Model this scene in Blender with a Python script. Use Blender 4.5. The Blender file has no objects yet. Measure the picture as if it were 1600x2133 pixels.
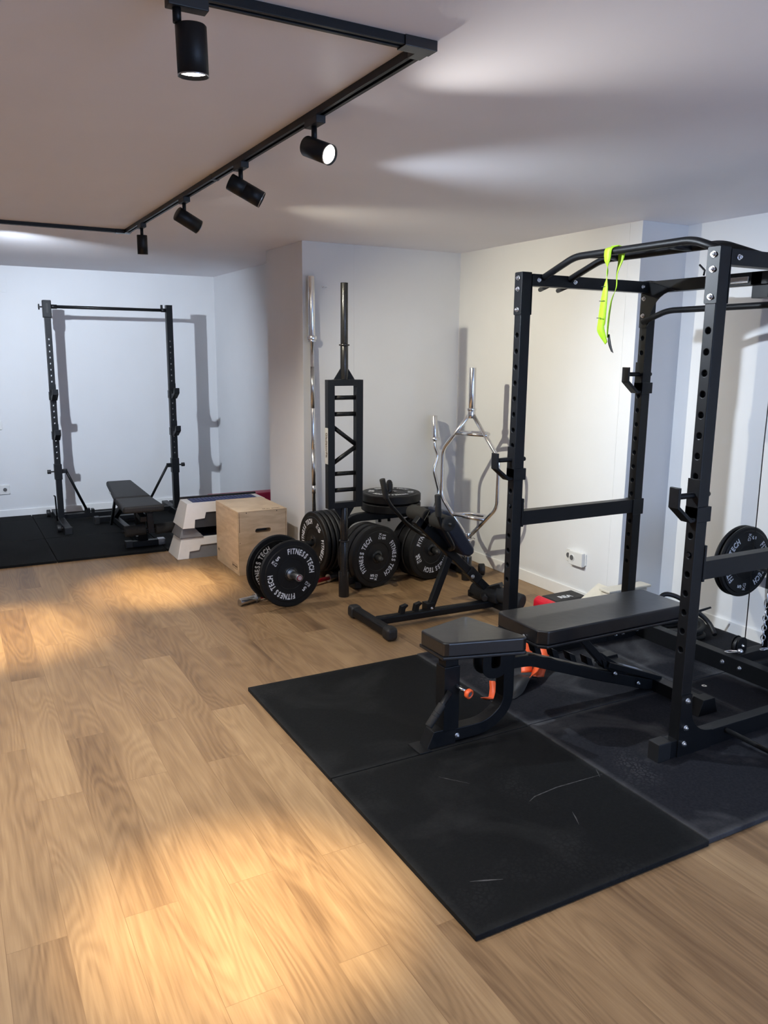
import bpy, bmesh, math, random
from mathutils import Vector as V, Matrix as M4
random.seed(7)
PI = math.pi
C = bpy.context.scene.collection
sc = bpy.context.scene

# ------------------------------------------------------------------ camera
F_PX, PITCH, ROLL, YAW = 1667.72, math.radians(11.2129), math.radians(0.5823), math.radians(28.7837)
cy, sy = math.cos(YAW), math.sin(YAW)
fw = V((sy, cy, 0)); rt = V((cy, -sy, 0)); up = V((0, 0, 1))
f2 = fw*math.cos(PITCH) - up*math.sin(PITCH); u2 = up*math.cos(PITCH) + fw*math.sin(PITCH)
r3 = rt*math.cos(ROLL) + u2*math.sin(ROLL); u3 = u2*math.cos(ROLL) - rt*math.sin(ROLL)
cd = bpy.data.cameras.new('camera'); cam = bpy.data.objects.new('camera', cd); C.objects.link(cam)
cd.sensor_fit = 'VERTICAL'; cd.sensor_height = 24; cd.sensor_width = 18; cd.lens = F_PX/2133*24
m = M4.Identity(4)
for i in range(3):
    m[i][0] = r3[i]; m[i][1] = u3[i]; m[i][2] = -f2[i]
m.translation = (0, 0, 1.65)
cam.matrix_world = m; cd.clip_start = .02
sc.camera = cam

# ------------------------------------------------------------------ view, world, window daylight
sc.view_settings.view_transform = 'Standard'; sc.view_settings.look = 'None'
sc.view_settings.exposure = 0.06; sc.view_settings.gamma = 1; sc.view_settings.use_curve_mapping = False
w = bpy.data.worlds.new('sky'); sc.world = w; w.use_nodes = True
bg = w.node_tree.nodes['Background']; bg.inputs[0].default_value = (.45, .63, 1, 1); bg.inputs[1].default_value = 5.8
WX0, WX1, WZ0, WZ1, WY = 0.9, 3.7, .25, 2.2, -2.2
pd = bpy.data.lights.new('window_portal', 'AREA'); pd.shape = 'RECTANGLE'; pd.size = WX1-WX0; pd.size_y = WZ1-WZ0
pd.cycles.is_portal = True
po = bpy.data.objects.new('window_portal', pd); C.objects.link(po)
po.location = ((WX0+WX1)/2, WY-.06, (WZ0+WZ1)/2); po.rotation_euler = (PI/2, 0, 0)
sc.cycles.max_bounces = 5; sc.cycles.diffuse_bounces = 4; sc.cycles.glossy_bounces = 3; sc.cycles.transmission_bounces = 2; sc.cycles.use_adaptive_sampling = True; sc.cycles.adaptive_threshold = .06; sc.cycles.adaptive_min_samples = 16; sc.cycles.use_denoising = True; sc.cycles.caustics_reflective = False; sc.cycles.caustics_refractive = False
sc.cycles.sample_clamp_indirect = 4
WARM = (1, .79, .46); NEUT = (1, .96, .90); COOL = (.78, .88, 1)
# lamps: name key -> (watts, colour, beam degrees, blend)
LAMP = {'near': (620, WARM, 31, 1.0, 150), 'box': (560, WARM, 33, 1.0, 70), 'second': (120, NEUT, 90, 1.0, 0), 'third': (240, COOL, 95, .9, 0),
        'fourth': (180, (1, .93, .72), 88, 1.0, 0), 'far_left': (300, COOL, 84, .9, 0), 'left_a': (600, WARM, 36, 1.0, 70), 'left_fill': (120, NEUT, 90, 1.0, 110)}

# ------------------------------------------------------------------ materials
def nt(name):
    m = bpy.data.materials.new(name); m.use_nodes = True
    return m, m.node_tree.nodes, m.node_tree.links, m.node_tree.nodes['Principled BSDF']
def mat(name, col, rough=.5, metal=0, noise=.08, scale=30, bump=0, spec=.5, coat=0, bscale=None):
    m, n, l, b = nt(name)
    tc = n.new('ShaderNodeTexCoord'); nz = n.new('ShaderNodeTexNoise'); nz.inputs['Scale'].default_value = scale; nz.inputs['Detail'].default_value = 4
    l.new(tc.outputs['Object'], nz.inputs['Vector'])
    rp = n.new('ShaderNodeValToRGB'); c = rp.color_ramp
    c.elements[0].position = .3; c.elements[1].position = .7
    c.elements[0].color = (*[max(0, x*(1-noise)) for x in col], 1); c.elements[1].color = (*[min(1, x*(1+noise)) for x in col], 1)
    l.new(nz.outputs['Fac'], rp.inputs[0]); l.new(rp.outputs[0], b.inputs['Base Color'])
    b.inputs['Roughness'].default_value = rough; b.inputs['Metallic'].default_value = metal
    b.inputs['Specular IOR Level'].default_value = spec; b.inputs['Coat Weight'].default_value = coat
    if bump:
        bp = n.new('ShaderNodeBump'); bp.inputs['Strength'].default_value = bump; bp.inputs['Distance'].default_value = .002
        n2 = n.new('ShaderNodeTexNoise'); n2.inputs['Scale'].default_value = bscale or scale*6; n2.inputs['Detail'].default_value = 3
        l.new(tc.outputs['Object'], n2.inputs['Vector']); l.new(n2.outputs['Fac'], bp.inputs['Height']); l.new(bp.outputs[0], b.inputs['Normal'])
    return m
def emis(name, col, s):
    m, n, l, b = nt(name); b.inputs['Base Color'].default_value = (*col, 1)
    b.inputs['Emission Color'].default_value = (*col, 1); b.inputs['Emission Strength'].default_value = s
    return m
def mth(n, l, op, a, b=None, c=None):
    x = n.new('ShaderNodeMath'); x.operation = op
    for i, v in enumerate((a, b, c)):
        if v is None: continue
        if hasattr(v, 'links'): l.new(v, x.inputs[i])
        else: x.inputs[i].default_value = v
    return x.outputs[0]

def wood_floor():
    m, n, l, b = nt('oak_floor')
    tc = n.new('ShaderNodeTexCoord'); sx = n.new('ShaderNodeSeparateXYZ'); l.new(tc.outputs['Object'], sx.inputs[0])
    cb = n.new('ShaderNodeCombineXYZ')       # planks run along Y
    xx = mth(n, l, 'ADD', sx.outputs[0], 10.055); yy = mth(n, l, 'ADD', sx.outputs[1], 20.3)
    l.new(yy, cb.inputs[0]); l.new(xx, cb.inputs[1])
    br = n.new('ShaderNodeTexBrick'); l.new(cb.outputs[0], br.inputs['Vector'])
    br.offset = .37; br.offset_frequency = 2; br.inputs['Scale'].default_value = 1
    br.inputs['Brick Width'].default_value = 1.25; br.inputs['Row Height'].default_value = .16
    br.inputs['Mortar Size'].default_value = .0009; br.inputs['Mortar Smooth'].default_value = .2; br.inputs['Bias'].default_value = 0
    br.inputs['Color1'].default_value = (0, 0, 0, 1); br.inputs['Color2'].default_value = (1, 1, 1, 1); br.inputs['Mortar'].default_value = (.5, .5, .5, 1)
    rnd = n.new('ShaderNodeRGBToBW'); l.new(br.outputs['Color'], rnd.inputs[0])
    # cathedral grain: distorted ellipsoidal rings stretched along the plank, shifted per plank
    mp = n.new('ShaderNodeCombineXYZ')
    sh = mth(n, l, 'MULTIPLY', rnd.outputs[0], 37.7)
    l.new(mth(n, l, 'MULTIPLY', xx, 8.0), mp.inputs[0])
    l.new(mth(n, l, 'ADD', mth(n, l, 'MULTIPLY', yy, 1.05), sh), mp.inputs[1]); l.new(sh, mp.inputs[2])
    nz = n.new('ShaderNodeTexNoise'); nz.inputs['Scale'].default_value = .8; nz.inputs['Detail'].default_value = 1.2; nz.inputs['Distortion'].default_value = .35
    l.new(mp.outputs[0], nz.inputs['Vector'])
    rings = mth(n, l, 'SINE', mth(n, l, 'MULTIPLY', nz.outputs['Fac'], 95))
    fine = n.new('ShaderNodeCombineXYZ'); l.new(mth(n, l, 'MULTIPLY', xx, 130), fine.inputs[0]); l.new(mth(n, l, 'ADD', mth(n, l, 'MULTIPLY', yy, 5), sh), fine.inputs[1])
    nf = n.new('ShaderNodeTexNoise'); nf.inputs['Scale'].default_value = 1; nf.inputs['Detail'].default_value = 5; l.new(fine.outputs[0], nf.inputs['Vector'])
    big = n.new('ShaderNodeTexNoise'); big.inputs['Scale'].default_value = .9; big.inputs['Detail'].default_value = 3; l.new(mp.outputs[0], big.inputs['Vector'])
    kn = n.new('ShaderNodeTexVoronoi'); kn.inputs['Scale'].default_value = .55; l.new(mp.outputs[0], kn.inputs['Vector'])
    knot = mth(n, l, 'MULTIPLY', mth(n, l, 'SUBTRACT', 1, mth(n, l, 'MINIMUM', mth(n, l, 'MULTIPLY', kn.outputs['Distance'], 5.0), 1)), -.24)
    v = mth(n, l, 'MULTIPLY_ADD', rings, .055, .5)
    v = mth(n, l, 'ADD', v, mth(n, l, 'MULTIPLY', mth(n, l, 'SUBTRACT', nf.outputs['Fac'], .5), .42))
    v = mth(n, l, 'ADD', v, mth(n, l, 'MULTIPLY', mth(n, l, 'SUBTRACT', big.outputs['Fac'], .5), .55))
    v = mth(n, l, 'ADD', v, mth(n, l, 'MULTIPLY', mth(n, l, 'SUBTRACT', rnd.outputs[0], .5), .22))
    v = mth(n, l, 'ADD', v, knot)
    rp = n.new('ShaderNodeValToRGB'); l.new(v, rp.inputs[0]); e = rp.color_ramp.elements
    e[0].position = .15; e[0].color = (.105, .057, .027, 1); e[1].position = .95; e[1].color = (.41, .275, .145, 1)
    x = e.new(.5); x.color = (.245, .152, .077, 1)
    mx = n.new('ShaderNodeMix'); mx.data_type = 'RGBA'; mx.inputs[7].default_value = (.14, .075, .035, 1)
    l.new(mth(n, l, 'MULTIPLY', br.outputs['Fac'], .6), mx.inputs[0]); l.new(rp.outputs[0], mx.inputs[6]); l.new(mx.outputs[2], b.inputs['Base Color'])
    b.inputs['Roughness'].default_value = .42; b.inputs['Specular IOR Level'].default_value = .4
    l.new(mth(n, l, 'MULTIPLY_ADD', nf.outputs['Fac'], .2, .36), b.inputs['Roughness'])
    bp = n.new('ShaderNodeBump'); bp.inputs['Strength'].default_value = .12; bp.inputs['Distance'].default_value = .001
    l.new(mth(n, l, 'SUBTRACT', v, mth(n, l, 'MULTIPLY', br.outputs['Fac'], 2)), bp.inputs['Height']); l.new(bp.outputs[0], b.inputs['Normal'])
    return m

def rubber_mat(name, dust=1.0, blue=0.0):
    m, n, l, b = nt(name)
    tc = n.new('ShaderNodeTexCoord'); g = n.new('ShaderNodeNewGeometry')
    def noise(s, d, vec=g.outputs['Position'], dist=0):
        x = n.new('ShaderNodeTexNoise'); x.inputs['Scale'].default_value = s; x.inputs['Detail'].default_value = d; x.inputs['Distortion'].default_value = dist
        l.new(vec, x.inputs['Vector']); return x.outputs['Fac']
    sm = mth(n, l, 'MAXIMUM', mth(n, l, 'MULTIPLY', mth(n, l, 'SUBTRACT', noise(2.2, 6, dist=1.2), .53), 3.2), 0)
    tread = n.new('ShaderNodeTexVoronoi'); tread.feature = 'DISTANCE_TO_EDGE'; tread.inputs['Scale'].default_value = 52; l.new(g.outputs['Position'], tread.inputs['Vector'])
    pr = mth(n, l, 'MULTIPLY', mth(n, l, 'GREATER_THAN', tread.outputs['Distance'], .12), mth(n, l, 'MAXIMUM', mth(n, l, 'MULTIPLY', mth(n, l, 'SUBTRACT', noise(3.1, 2), .58), 5), 0))
    sp = mth(n, l, 'GREATER_THAN', noise(420, 1), .73)
    v = mth(n, l, 'ADD', mth(n, l, 'MULTIPLY', sm, .028*dust), mth(n, l, 'MULTIPLY', pr, .014*dust))
    v = mth(n, l, 'ADD', v, mth(n, l, 'MULTIPLY', sp, .015)); v = mth(n, l, 'ADD', v, mth(n, l, 'MULTIPLY', noise(90, 3), .004+.006*dust))
    sg = n.new('ShaderNodeSeparateXYZ'); l.new(tc.outputs['Generated'], sg.inputs[0])
    ed = mth(n, l, 'MINIMUM', mth(n, l, 'MINIMUM', sg.outputs[0], mth(n, l, 'SUBTRACT', 1, sg.outputs[0])), mth(n, l, 'MINIMUM', sg.outputs[1], mth(n, l, 'SUBTRACT', 1, sg.outputs[1])))
    edg = mth(n, l, 'MAXIMUM', mth(n, l, 'SUBTRACT', 1, mth(n, l, 'DIVIDE', ed, .03)), 0)      # dust worn into the mat's rim
    v = mth(n, l, 'ADD', v, mth(n, l, 'MULTIPLY', mth(n, l, 'MULTIPLY', edg, noise(9, 4)), .03*dust))
    cb = n.new('ShaderNodeCombineXYZ')
    l.new(mth(n, l, 'ADD', v, .001), cb.inputs[0]); l.new(mth(n, l, 'ADD', v, .0015), cb.inputs[1]); l.new(mth(n, l, 'ADD', v, .002+blue), cb.inputs[2])
    l.new(cb.outputs[0], b.inputs['Base Color']); b.inputs['Roughness'].default_value = .85; b.inputs['Specular IOR Level'].default_value = .16
    bp = n.new('ShaderNodeBump'); bp.inputs['Strength'].default_value = .35; bp.inputs['Distance'].default_value = .001
    l.new(noise(300, 2), bp.inputs['Height']); l.new(bp.outputs[0], b.inputs['Normal'])
    return m

def ply_mat():
    m, n, l, b = nt('birch_plywood')
    tc = n.new('ShaderNodeTexCoord'); mp = n.new('ShaderNodeMapping'); l.new(tc.outputs['Object'], mp.inputs[0]); mp.inputs['Scale'].default_value = (3, 3, 14)
    nz = n.new('ShaderNodeTexNoise'); nz.inputs['Scale'].default_value = 2; nz.inputs['Detail'].default_value = 5; nz.inputs['Distortion'].default_value = .6; l.new(mp.outputs[0], nz.inputs['Vector'])
    rp = n.new('ShaderNodeValToRGB'); e = rp.color_ramp.elements; e[0].position = .3; e[0].color = (.54, .40, .25, 1); e[1].position = .75; e[1].color = (.72, .57, .39, 1)
    l.new(nz.outputs['Fac'], rp.inputs[0]); l.new(rp.outputs[0], b.inputs['Base Color']); b.inputs['Roughness'].default_value = .5
    return m

FLOOR = wood_floor()
WALL = mat('white_wall_paint', (.77, .78, .80), .6, noise=.015, scale=3, bump=.15, bscale=120, spec=.35)
CEIL = mat('ceiling_paint', (.88, .87, .91), .5, noise=.015, scale=2, bump=.1, bscale=90, spec=.4)
TRIM = mat('white_trim', (.88, .88, .88), .35, noise=.01)
MATN = rubber_mat('dusty_rubber', .5); MATD = rubber_mat('dusty_daylit_rubber', 2.4, .003); MATF = rubber_mat('clean_rubber', .25)  # the greyer one is dusty, with blue daylight put into its colour
STEEL = mat('black_powder_coat', (.0055, .006, .0072), .44, noise=.15, scale=60, bump=.12, bscale=500, spec=.3)
STEELG = mat('black_gloss_tube', (.013, .013, .014), .25, noise=.1)
PLAST = mat('black_plastic', (.012, .012, .013), .5, noise=.1)
FOAM = mat('black_foam', (.014, .014, .014), .8, noise=.2, scale=80, bump=.4, bscale=300)
CHROME = mat('chrome', (.86, .86, .86), .17, 1, noise=.02)
SATIN = mat('satin_steel', (.55, .55, .56), .28, 1, noise=.06, scale=90)
ZINC = mat('zinc_bolt', (.82, .83, .85), .25, 1, noise=.05)
LEATH = mat('black_vinyl', (.008, .008, .009), .30, noise=.15, scale=25, bump=.3, bscale=22, coat=.25)
LEATHF = mat('matte_vinyl', (.014, .014, .015), .6, noise=.1, scale=25, bump=.2)
NAVY = mat('navy_vinyl', (.010, .014, .030), .42, noise=.1)
BUMPER = mat('bumper_rubber', (.005, .0052, .0058), .48, noise=.15, scale=50, bump=.15, spec=.35)
LETTER = mat('white_print', (.72, .74, .78), .6, noise=.06, scale=120)
ORANGE = mat('orange_plastic', (.85, .12, .03), .45, noise=.05)
LIME = mat('lime_webbing', (.40, .70, .02), .6, noise=.08, scale=90)
LIMED = mat('black_stitch', (.02, .03, .01), .8)
PLY = ply_mat(); PLYE = mat('plywood_edge', (.33, .21, .11), .7, noise=.3, scale=60); INK = mat('burnt_ink', (.06, .035, .02), .8)
STEPW = mat('white_step_plastic', (.82, .81, .79), .35, noise=.02); STEPG = mat('grey_step_plastic', (.20, .20, .21), .4, noise=.03)
STEPB = mat('blue_rubber', (.012, .02, .10), .6); STEPD = mat('dark_step_plastic', (.035, .035, .037), .5)
CRIM = mat('crimson_vinyl', (.32, .012, .06), .45); RED = mat('red_paint', (.62, .01, .03), .35)
CREAM = mat('cream_plastic', (.66, .62, .53), .45, noise=.03); GREYP = mat('grey_insert', (.11, .11, .115), .6, noise=.1)
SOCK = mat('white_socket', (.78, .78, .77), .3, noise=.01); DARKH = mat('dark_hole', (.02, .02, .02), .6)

# ------------------------------------------------------------------ geometry helpers
def W(o):
    m = o.matrix_basis.copy()
    while o.parent: o = o.parent; m = o.matrix_basis @ m
    return m
def obj(name, bm, mt, parent=None, bev=0, local=False, seg=2, smooth=None):
    if parent is not None and not local: bm.transform(W(parent).inverted())
    me = bpy.data.meshes.new(name)
    bmesh.ops.recalc_face_normals(bm, faces=bm.faces)
    bm.to_mesh(me); bm.free()
    for k in (mt if isinstance(mt, (list, tuple)) else [mt]): me.materials.append(k)
    o = bpy.data.objects.new(name, me); C.objects.link(o)
    if parent is not None: o.parent = parent
    if bev:
        b = o.modifiers.new('bevel', 'BEVEL'); b.width = bev; b.segments = seg; b.limit_method = 'ANGLE'; b.angle_limit = math.radians(35); b.harden_normals = False
    return o
def tag(o, label, cat, group=None, kind=None):
    o['label'] = label; o['category'] = cat
    if group: o['group'] = group
    if kind: o['kind'] = kind
    return o
def thing(name, label, cat, loc=(0, 0, 0), rz=0, group=None, mw=None):
    o = bpy.data.objects.new(name, None); C.objects.link(o); o.empty_display_size = .1
    if mw is not None: o.matrix_basis = mw
    else: o.location = loc; o.rotation_euler = (0, 0, rz); o.matrix_basis = M4.Translation(loc) @ M4.Rotation(rz, 4, 'Z')
    return tag(o, label, cat, group)
def struct(name, bm, mt, bev=0):
    o = obj(name, bm, mt, bev=bev); o['kind'] = 'structure'; return o
def dup(root, mw, label, group=None):
    r = root.copy(); C.objects.link(r); r.matrix_basis = mw; r['label'] = label
    if group: r['group'] = group
    for ch in list(root.children):
        c = ch.copy(); C.objects.link(c); c.parent = r
        for g in ch.children:
            d = g.copy(); C.objects.link(d); d.parent = c
    return r
def NB(): return bmesh.new()
def box(bm, x0, x1, y0, y1, z0, z1, mi=0):
    vs = [bm.verts.new((x, y, z)) for x in (x0, x1) for y in (y0, y1) for z in (z0, z1)]
    for f in ((0, 1, 3, 2), (4, 6, 7, 5), (0, 4, 5, 1), (2, 3, 7, 6), (0, 2, 6, 4), (1, 5, 7, 3)):
        bm.faces.new([vs[i] for i in f]).material_index = mi
    return bm
def frame(d, upv=(0, 0, 1)):
    d = V(d).normalized(); u = V(upv)
    if abs(d.dot(u.normalized())) > .98: u = V((1, 0, 0)) if abs(d.x) < .9 else V((0, 1, 0))
    s = d.cross(u).normalized(); u = s.cross(d).normalized()
    return d, s, u
def bar(bm, p, q, w, h, upv=(0, 0, 1), mi=0):          # rectangular beam, w sideways, h along up
    p, q = V(p), V(q); d, s, u = frame(q-p, upv)
    vs = [bm.verts.new(c + s*a*w/2 + u*b*h/2) for c in (p, q) for a, b in ((-1, -1), (1, -1), (1, 1), (-1, 1))]
    for f in ((0, 1, 2, 3), (7, 6, 5, 4), (0, 4, 5, 1), (1, 5, 6, 2), (2, 6, 7, 3), (3, 7, 4, 0)):
        bm.faces.new([vs[i] for i in f]).material_index = mi
    return bm
def cyl(bm, p, q, r, r2=None, n=24, cap=True, mi=0):
    p, q = V(p), V(q); d, s, u = frame(q-p); r2 = r if r2 is None else r2
    a = [bm.verts.new(p + (s*math.cos(t)+u*math.sin(t))*r) for t in [2*PI*i/n for i in range(n)]]
    b = [bm.verts.new(q + (s*math.cos(t)+u*math.sin(t))*r2) for t in [2*PI*i/n for i in range(n)]]
    for i in range(n):
        f = bm.faces.new((a[i], a[(i+1) % n], b[(i+1) % n], b[i])); f.smooth = True; f.material_index = mi
    if cap:
        bm.faces.new(a[::-1]).material_index = mi; bm.faces.new(b).material_index = mi
    return bm
def fillet(pts, r, k=6):
    pts = [V(p) for p in pts]; out = [pts[0]]
    for i in range(1, len(pts)-1):
        a, b, c = pts[i-1], pts[i], pts[i+1]; d1 = (a-b); d2 = (c-b); rr = min(r, d1.length*.49, d2.length*.49)
        p, q = b+d1.normalized()*rr, b+d2.normalized()*rr
        for j in range(k+1):
            t = j/k; out.append(p*(1-t)**2 + b*2*t*(1-t) + q*t*t)
    out.append(pts[-1]); return out
def tube(bm, pts, r, n=14, rad=0, closed=False, mi=0, domes=False, sx=1.0):
    pts = fillet(pts, rad) if rad else [V(p) for p in pts]
    N = len(pts); rings = []; pu = None
    for i, p in enumerate(pts):
        if closed: d = pts[(i+1) % N]-pts[i-1]
        else: d = pts[min(i+1, N-1)]-pts[max(i-1, 0)]
        d.normalize()
        if pu is None: _, s, u = frame(d)
        else:
            s = d.cross(pu).normalized(); u = s.cross(d).normalized()
        pu = u
        rings.append([bm.verts.new(p + (s*math.cos(t)*sx+u*math.sin(t))*r) for t in [2*PI*j/n for j in range(n)]])
    K = N if closed else N-1
    for i in range(K):
        a, b = rings[i], rings[(i+1) % N]
        for j in range(n):
            f = bm.faces.new((a[j], a[(j+1) % n], b[(j+1) % n], b[j])); f.smooth = True; f.material_index = mi
    if not closed:
        bm.faces.new(rings[0][::-1]).material_index = mi; bm.faces.new(rings[-1]).material_index = mi
    return bm
def sweep(bm, pts, w, h, side, rad=0, mi=0):           # rectangular section along a planar path; side = constant sideways vector
    pts = fillet(pts, rad, 8) if rad else [V(p) for p in pts]; s = V(side).normalized(); rings = []
    for i, p in enumerate(pts):
        d = (pts[min(i+1, len(pts)-1)]-pts[max(i-1, 0)]).normalized(); u = s.cross(d).normalized()
        rings.append([bm.verts.new(p + s*a*w/2 + u*b*h/2) for a, b in ((-1, -1), (1, -1), (1, 1), (-1, 1))])
    for a, b in zip(rings, rings[1:]):
        for j in range(4): bm.faces.new((a[j], a[(j+1) % 4], b[(j+1) % 4], b[j])).material_index = mi
    bm.faces.new(rings[0][::-1]); bm.faces.new(rings[-1]); return bm
def lathe(bm, prof, n=64, mi=0, sm=True):              # profile (r, z) revolved about Z
    rings = []
    for r, z in prof:
        rings.append([bm.verts.new((r*math.cos(2*PI*j/n), r*math.sin(2*PI*j/n), z)) for j in range(n)] if r > 1e-6 else [bm.verts.new((0, 0, z))])
    for a, b in zip(rings, rings[1:]):
        for j in range(n):
            k = (j+1) % n
            v = [a[j % len(a)], a[k % len(a)], b[k % len(b)], b[j % len(b)]]
            v = list(dict.fromkeys(v))
            if len(v) > 2:
                f = bm.faces.new(v); f.smooth = sm; f.material_index = mi
    return bm
def prism(bm, poly, o, ax, ay, depth, mi=0):           # polygon (a, b) in the plane o + a*ax + b*ay, extruded by vector depth
    o, ax, ay, depth = V(o), V(ax), V(ay), V(depth)
    a = [bm.verts.new(o+ax*x+ay*y) for x, y in poly]; b = [bm.verts.new(v.co+depth) for v in a]
    bm.faces.new(a).material_index = mi; bm.faces.new(b[::-1]).material_index = mi
    for i in range(len(a)): bm.faces.new((a[i], b[i], b[(i+1) % len(a)], a[(i+1) % len(a)])).material_index = mi
    return bm
def rrect(w, h, r, k=5, cx=0, cy_=0):
    out = []
    for sx_, sy_, a0 in ((1, 1, 0), (-1, 1, 90), (-1, -1, 180), (1, -1, 270)):
        for i in range(k+1):
            a = math.radians(a0+90*i/k); out.append((cx+sx_*(w/2-r)+r*math.cos(a), cy_+sy_*(h/2-r)+r*math.sin(a)))
    return out
_tx = {}
def text_mesh(s, size=1, ext=.002, bold=.0):
    k = (s, size, ext, bold)
    if k not in _tx:
        cu = bpy.data.curves.new('t', 'FONT'); cu.body = s; cu.size = size; cu.extrude = ext; cu.align_x = 'CENTER'; cu.align_y = 'CENTER'; cu.resolution_u = 3; cu.offset = bold
        o = bpy.data.objects.new('t', cu); C.objects.link(o)
        me = bpy.data.meshes.new_from_object(o.evaluated_get(bpy.context.evaluated_depsgraph_get())); bpy.data.objects.remove(o)
        _tx[k] = me
    return _tx[k]
def put_text(bm, s, size, mw, ext=.0006, bold=0, sx=1.0):
    me = text_mesh(s, size, ext, bold); n0 = len(bm.verts); bm.from_mesh(me); bm.verts.ensure_lookup_table()
    T_ = mw @ M4.Diagonal((sx, 1, 1, 1))
    for v in bm.verts[n0:]: v.co = T_ @ v.co
def bolt(parent, p, d, r=.011, name='bolt', mt=None):
    bm = NB(); p, d = V(p), V(d).normalized()
    cyl(bm, p, p+d*.003, r*1.15, n=16); cyl(bm, p+d*.003, p+d*.011, r*.85, n=6); cyl(bm, p+d*.011, p+d*.015, r*.45, n=10)
    return obj(name, bm, mt or ZINC, parent, bev=.0008)
def cut(o, fn):                                        # real holes: boolean applied to the mesh, cutter discarded
    bm = NB(); fn(bm); me = bpy.data.meshes.new('c'); bmesh.ops.recalc_face_normals(bm, faces=bm.faces); bm.to_mesh(me); bm.free()
    c = bpy.data.objects.new('c', me); C.objects.link(c); c.matrix_basis = W(o)
    bpy.context.view_layer.update()
    md = o.modifiers.new('b', 'BOOLEAN'); md.operation = 'DIFFERENCE'; md.object = c; md.solver = 'EXACT'
    bpy.context.view_layer.update()
    new = bpy.data.meshes.new_from_object(o.evaluated_get(bpy.context.evaluated_depsgraph_get()))
    o.modifiers.clear(); o.data = new; bpy.data.objects.remove(c)
def aim(loc, d, upv=(0, 0, 1)):                        # matrix with local +Z along d
    d = V(d).normalized(); z, s, u = frame(d, upv)
    m = M4.Identity(4)
    for i in range(3): m[i][0] = -s[i]; m[i][1] = u[i]; m[i][2] = z[i]
    m.translation = V(loc); return m

# ------------------------------------------------------------------ room shell
ZC = 2.43; XL, YB = -2.2, 8.65
struct('floor', box(NB(), XL-.1, 4.3, WY-.1, YB+.1, -.08, 0), FLOOR)
struct('ceiling', box(NB(), XL-.1, 4.3, WY-.1, YB+.1, ZC, ZC+.08), CEIL)
struct('wall_back', box(NB(), XL-.1, 2.65, YB, YB+.1, 0, ZC), WALL)
struct('wall_left', box(NB(), XL-.1, XL, WY, YB, 0, ZC), WALL)
struct('wall_alcove_side', box(NB(), 2.65, 2.75, 6.22, YB+.1, 0, ZC), WALL)
struct('wall_pillar', box(NB(), 2.335, 2.75, 5.5, 6.22, 0, ZC), WALL, bev=.002)
struct('wall_nook_back', box(NB(), 2.75, 3.79, 5.5, 5.6, 0, ZC), WALL)
struct('wall_nook_side', box(NB(), 3.69, 3.79, 3.70, 5.5, 0, ZC), WALL)
struct('wall_jog', box(NB(), 3.69, 4.17, 3.60, 3.70, 0, ZC), WALL, bev=.002)
struct('wall_right', box(NB(), 4.07, 4.17, WY, 3.60, 0, ZC), WALL)
bm = NB()
box(bm, XL, WX0, WY-.1, WY, 0, ZC); box(bm, WX1, 4.07, WY-.1, WY, 0, ZC); box(bm, WX0, WX1, WY-.1, WY, 0, WZ0); box(bm, WX0, WX1, WY-.1, WY, WZ1, ZC)
struct('wall_front', bm, WALL)
bm = NB()
for a, b_, c, d in ((WX0, WX1, WZ0, WZ0+.05), (WX0, WX1, WZ1-.05, WZ1), (WX0, WX0+.05, WZ0, WZ1), (WX1-.05, WX1, WZ0, WZ1), (2.275, 2.325, WZ0, WZ1)):
    box(bm, a, b_, WY-.08, WY-.03, c, d)
struct('window_1', bm, TRIM)
def skirt(name, x0, x1, y0, y1, ax):
    bm = NB()
    h = .085; box(bm, x0, x1, y0, y1, 0, h)
    struct(name, bm, TRIM, bev=.003)
skirt('baseboard_back', XL, 2.65, YB-.014, YB, 0)
skirt('baseboard_alcove', 2.636, 2.65, 6.22, YB-.014, 1)
skirt('baseboard_pillar', 2.321, 2.335, 5.5, 6.22, 1)
skirt('baseboard_nook', 2.335, 3.69, 5.486, 5.5, 0)
skirt('baseboard_nook_side', 3.676, 3.69, 3.586, 5.486, 1)
skirt('baseboard_jog', 3.69, 4.07, 3.586, 3.60, 0)
skirt('baseboard_right', 4.056, 4.07, WY, 3.586, 1)
skirt('baseboard_left', XL, XL+.014, WY, YB, 1)

# wall fittings
def socket(root, x, y, z, nx, ny):                     # round recess on a wall facing (nx, ny)
    n_ = V((nx, ny, 0)); p = V((x, y, z))
    bm = NB(); cyl(bm, p, p+n_*.004, .024, n=28); r = obj('socket_ring', bm, SOCK, root, bev=.001)
    bm = NB(); cyl(bm, p+n_*.0045, p+n_*.005, .018, n=24); obj('recess', bm, GREYP, root)
t = thing('wall_socket', 'white double power socket with protruding adapter, low on the wall beside the rack', 'socket', (3.69, 4.0, .25))
obj('cover_plate', prism(NB(), rrect(.20, .085, .01), (3.69, 3.995, .305), (0, 1, 0), (0, 0, 1), (-.008, 0, 0)), SOCK, t, bev=.002)
obj('adapter', box(NB(), 3.655, 3.684, 3.905, 4.035, .255, .35), SOCK, t, bev=.004)
socket(t, 3.682, 4.065, .305, -1, 0); socket(t, 3.655, 4.0, .305, -1, 0)
t = thing('wall_socket', 'white double power socket low on the back wall left of the squat stand', 'socket', (.43, 8.65, .24))
obj('cover_plate', prism(NB(), rrect(.17, .095, .01), (.43, 8.65, .29), (1, 0, 0), (0, 0, 1), (0, -.012, 0)), SOCK, t, bev=.003)
socket(t, .47, 8.638, .29, 0, -1)
tag(obj('light_switch', prism(NB(), rrect(.085, .085, .008), (.45, 8.65, .925), (1, 0, 0), (0, 0, 1), (0, -.012, 0)), SOCK, bev=.003), 'white light switch on the back wall at the left edge, above the socket', 'switch')
t = thing('wall_vent', 'faint white ventilation panel high on the back wall at the left edge', 'vent', (.5, 8.65, 2.2))
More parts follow.
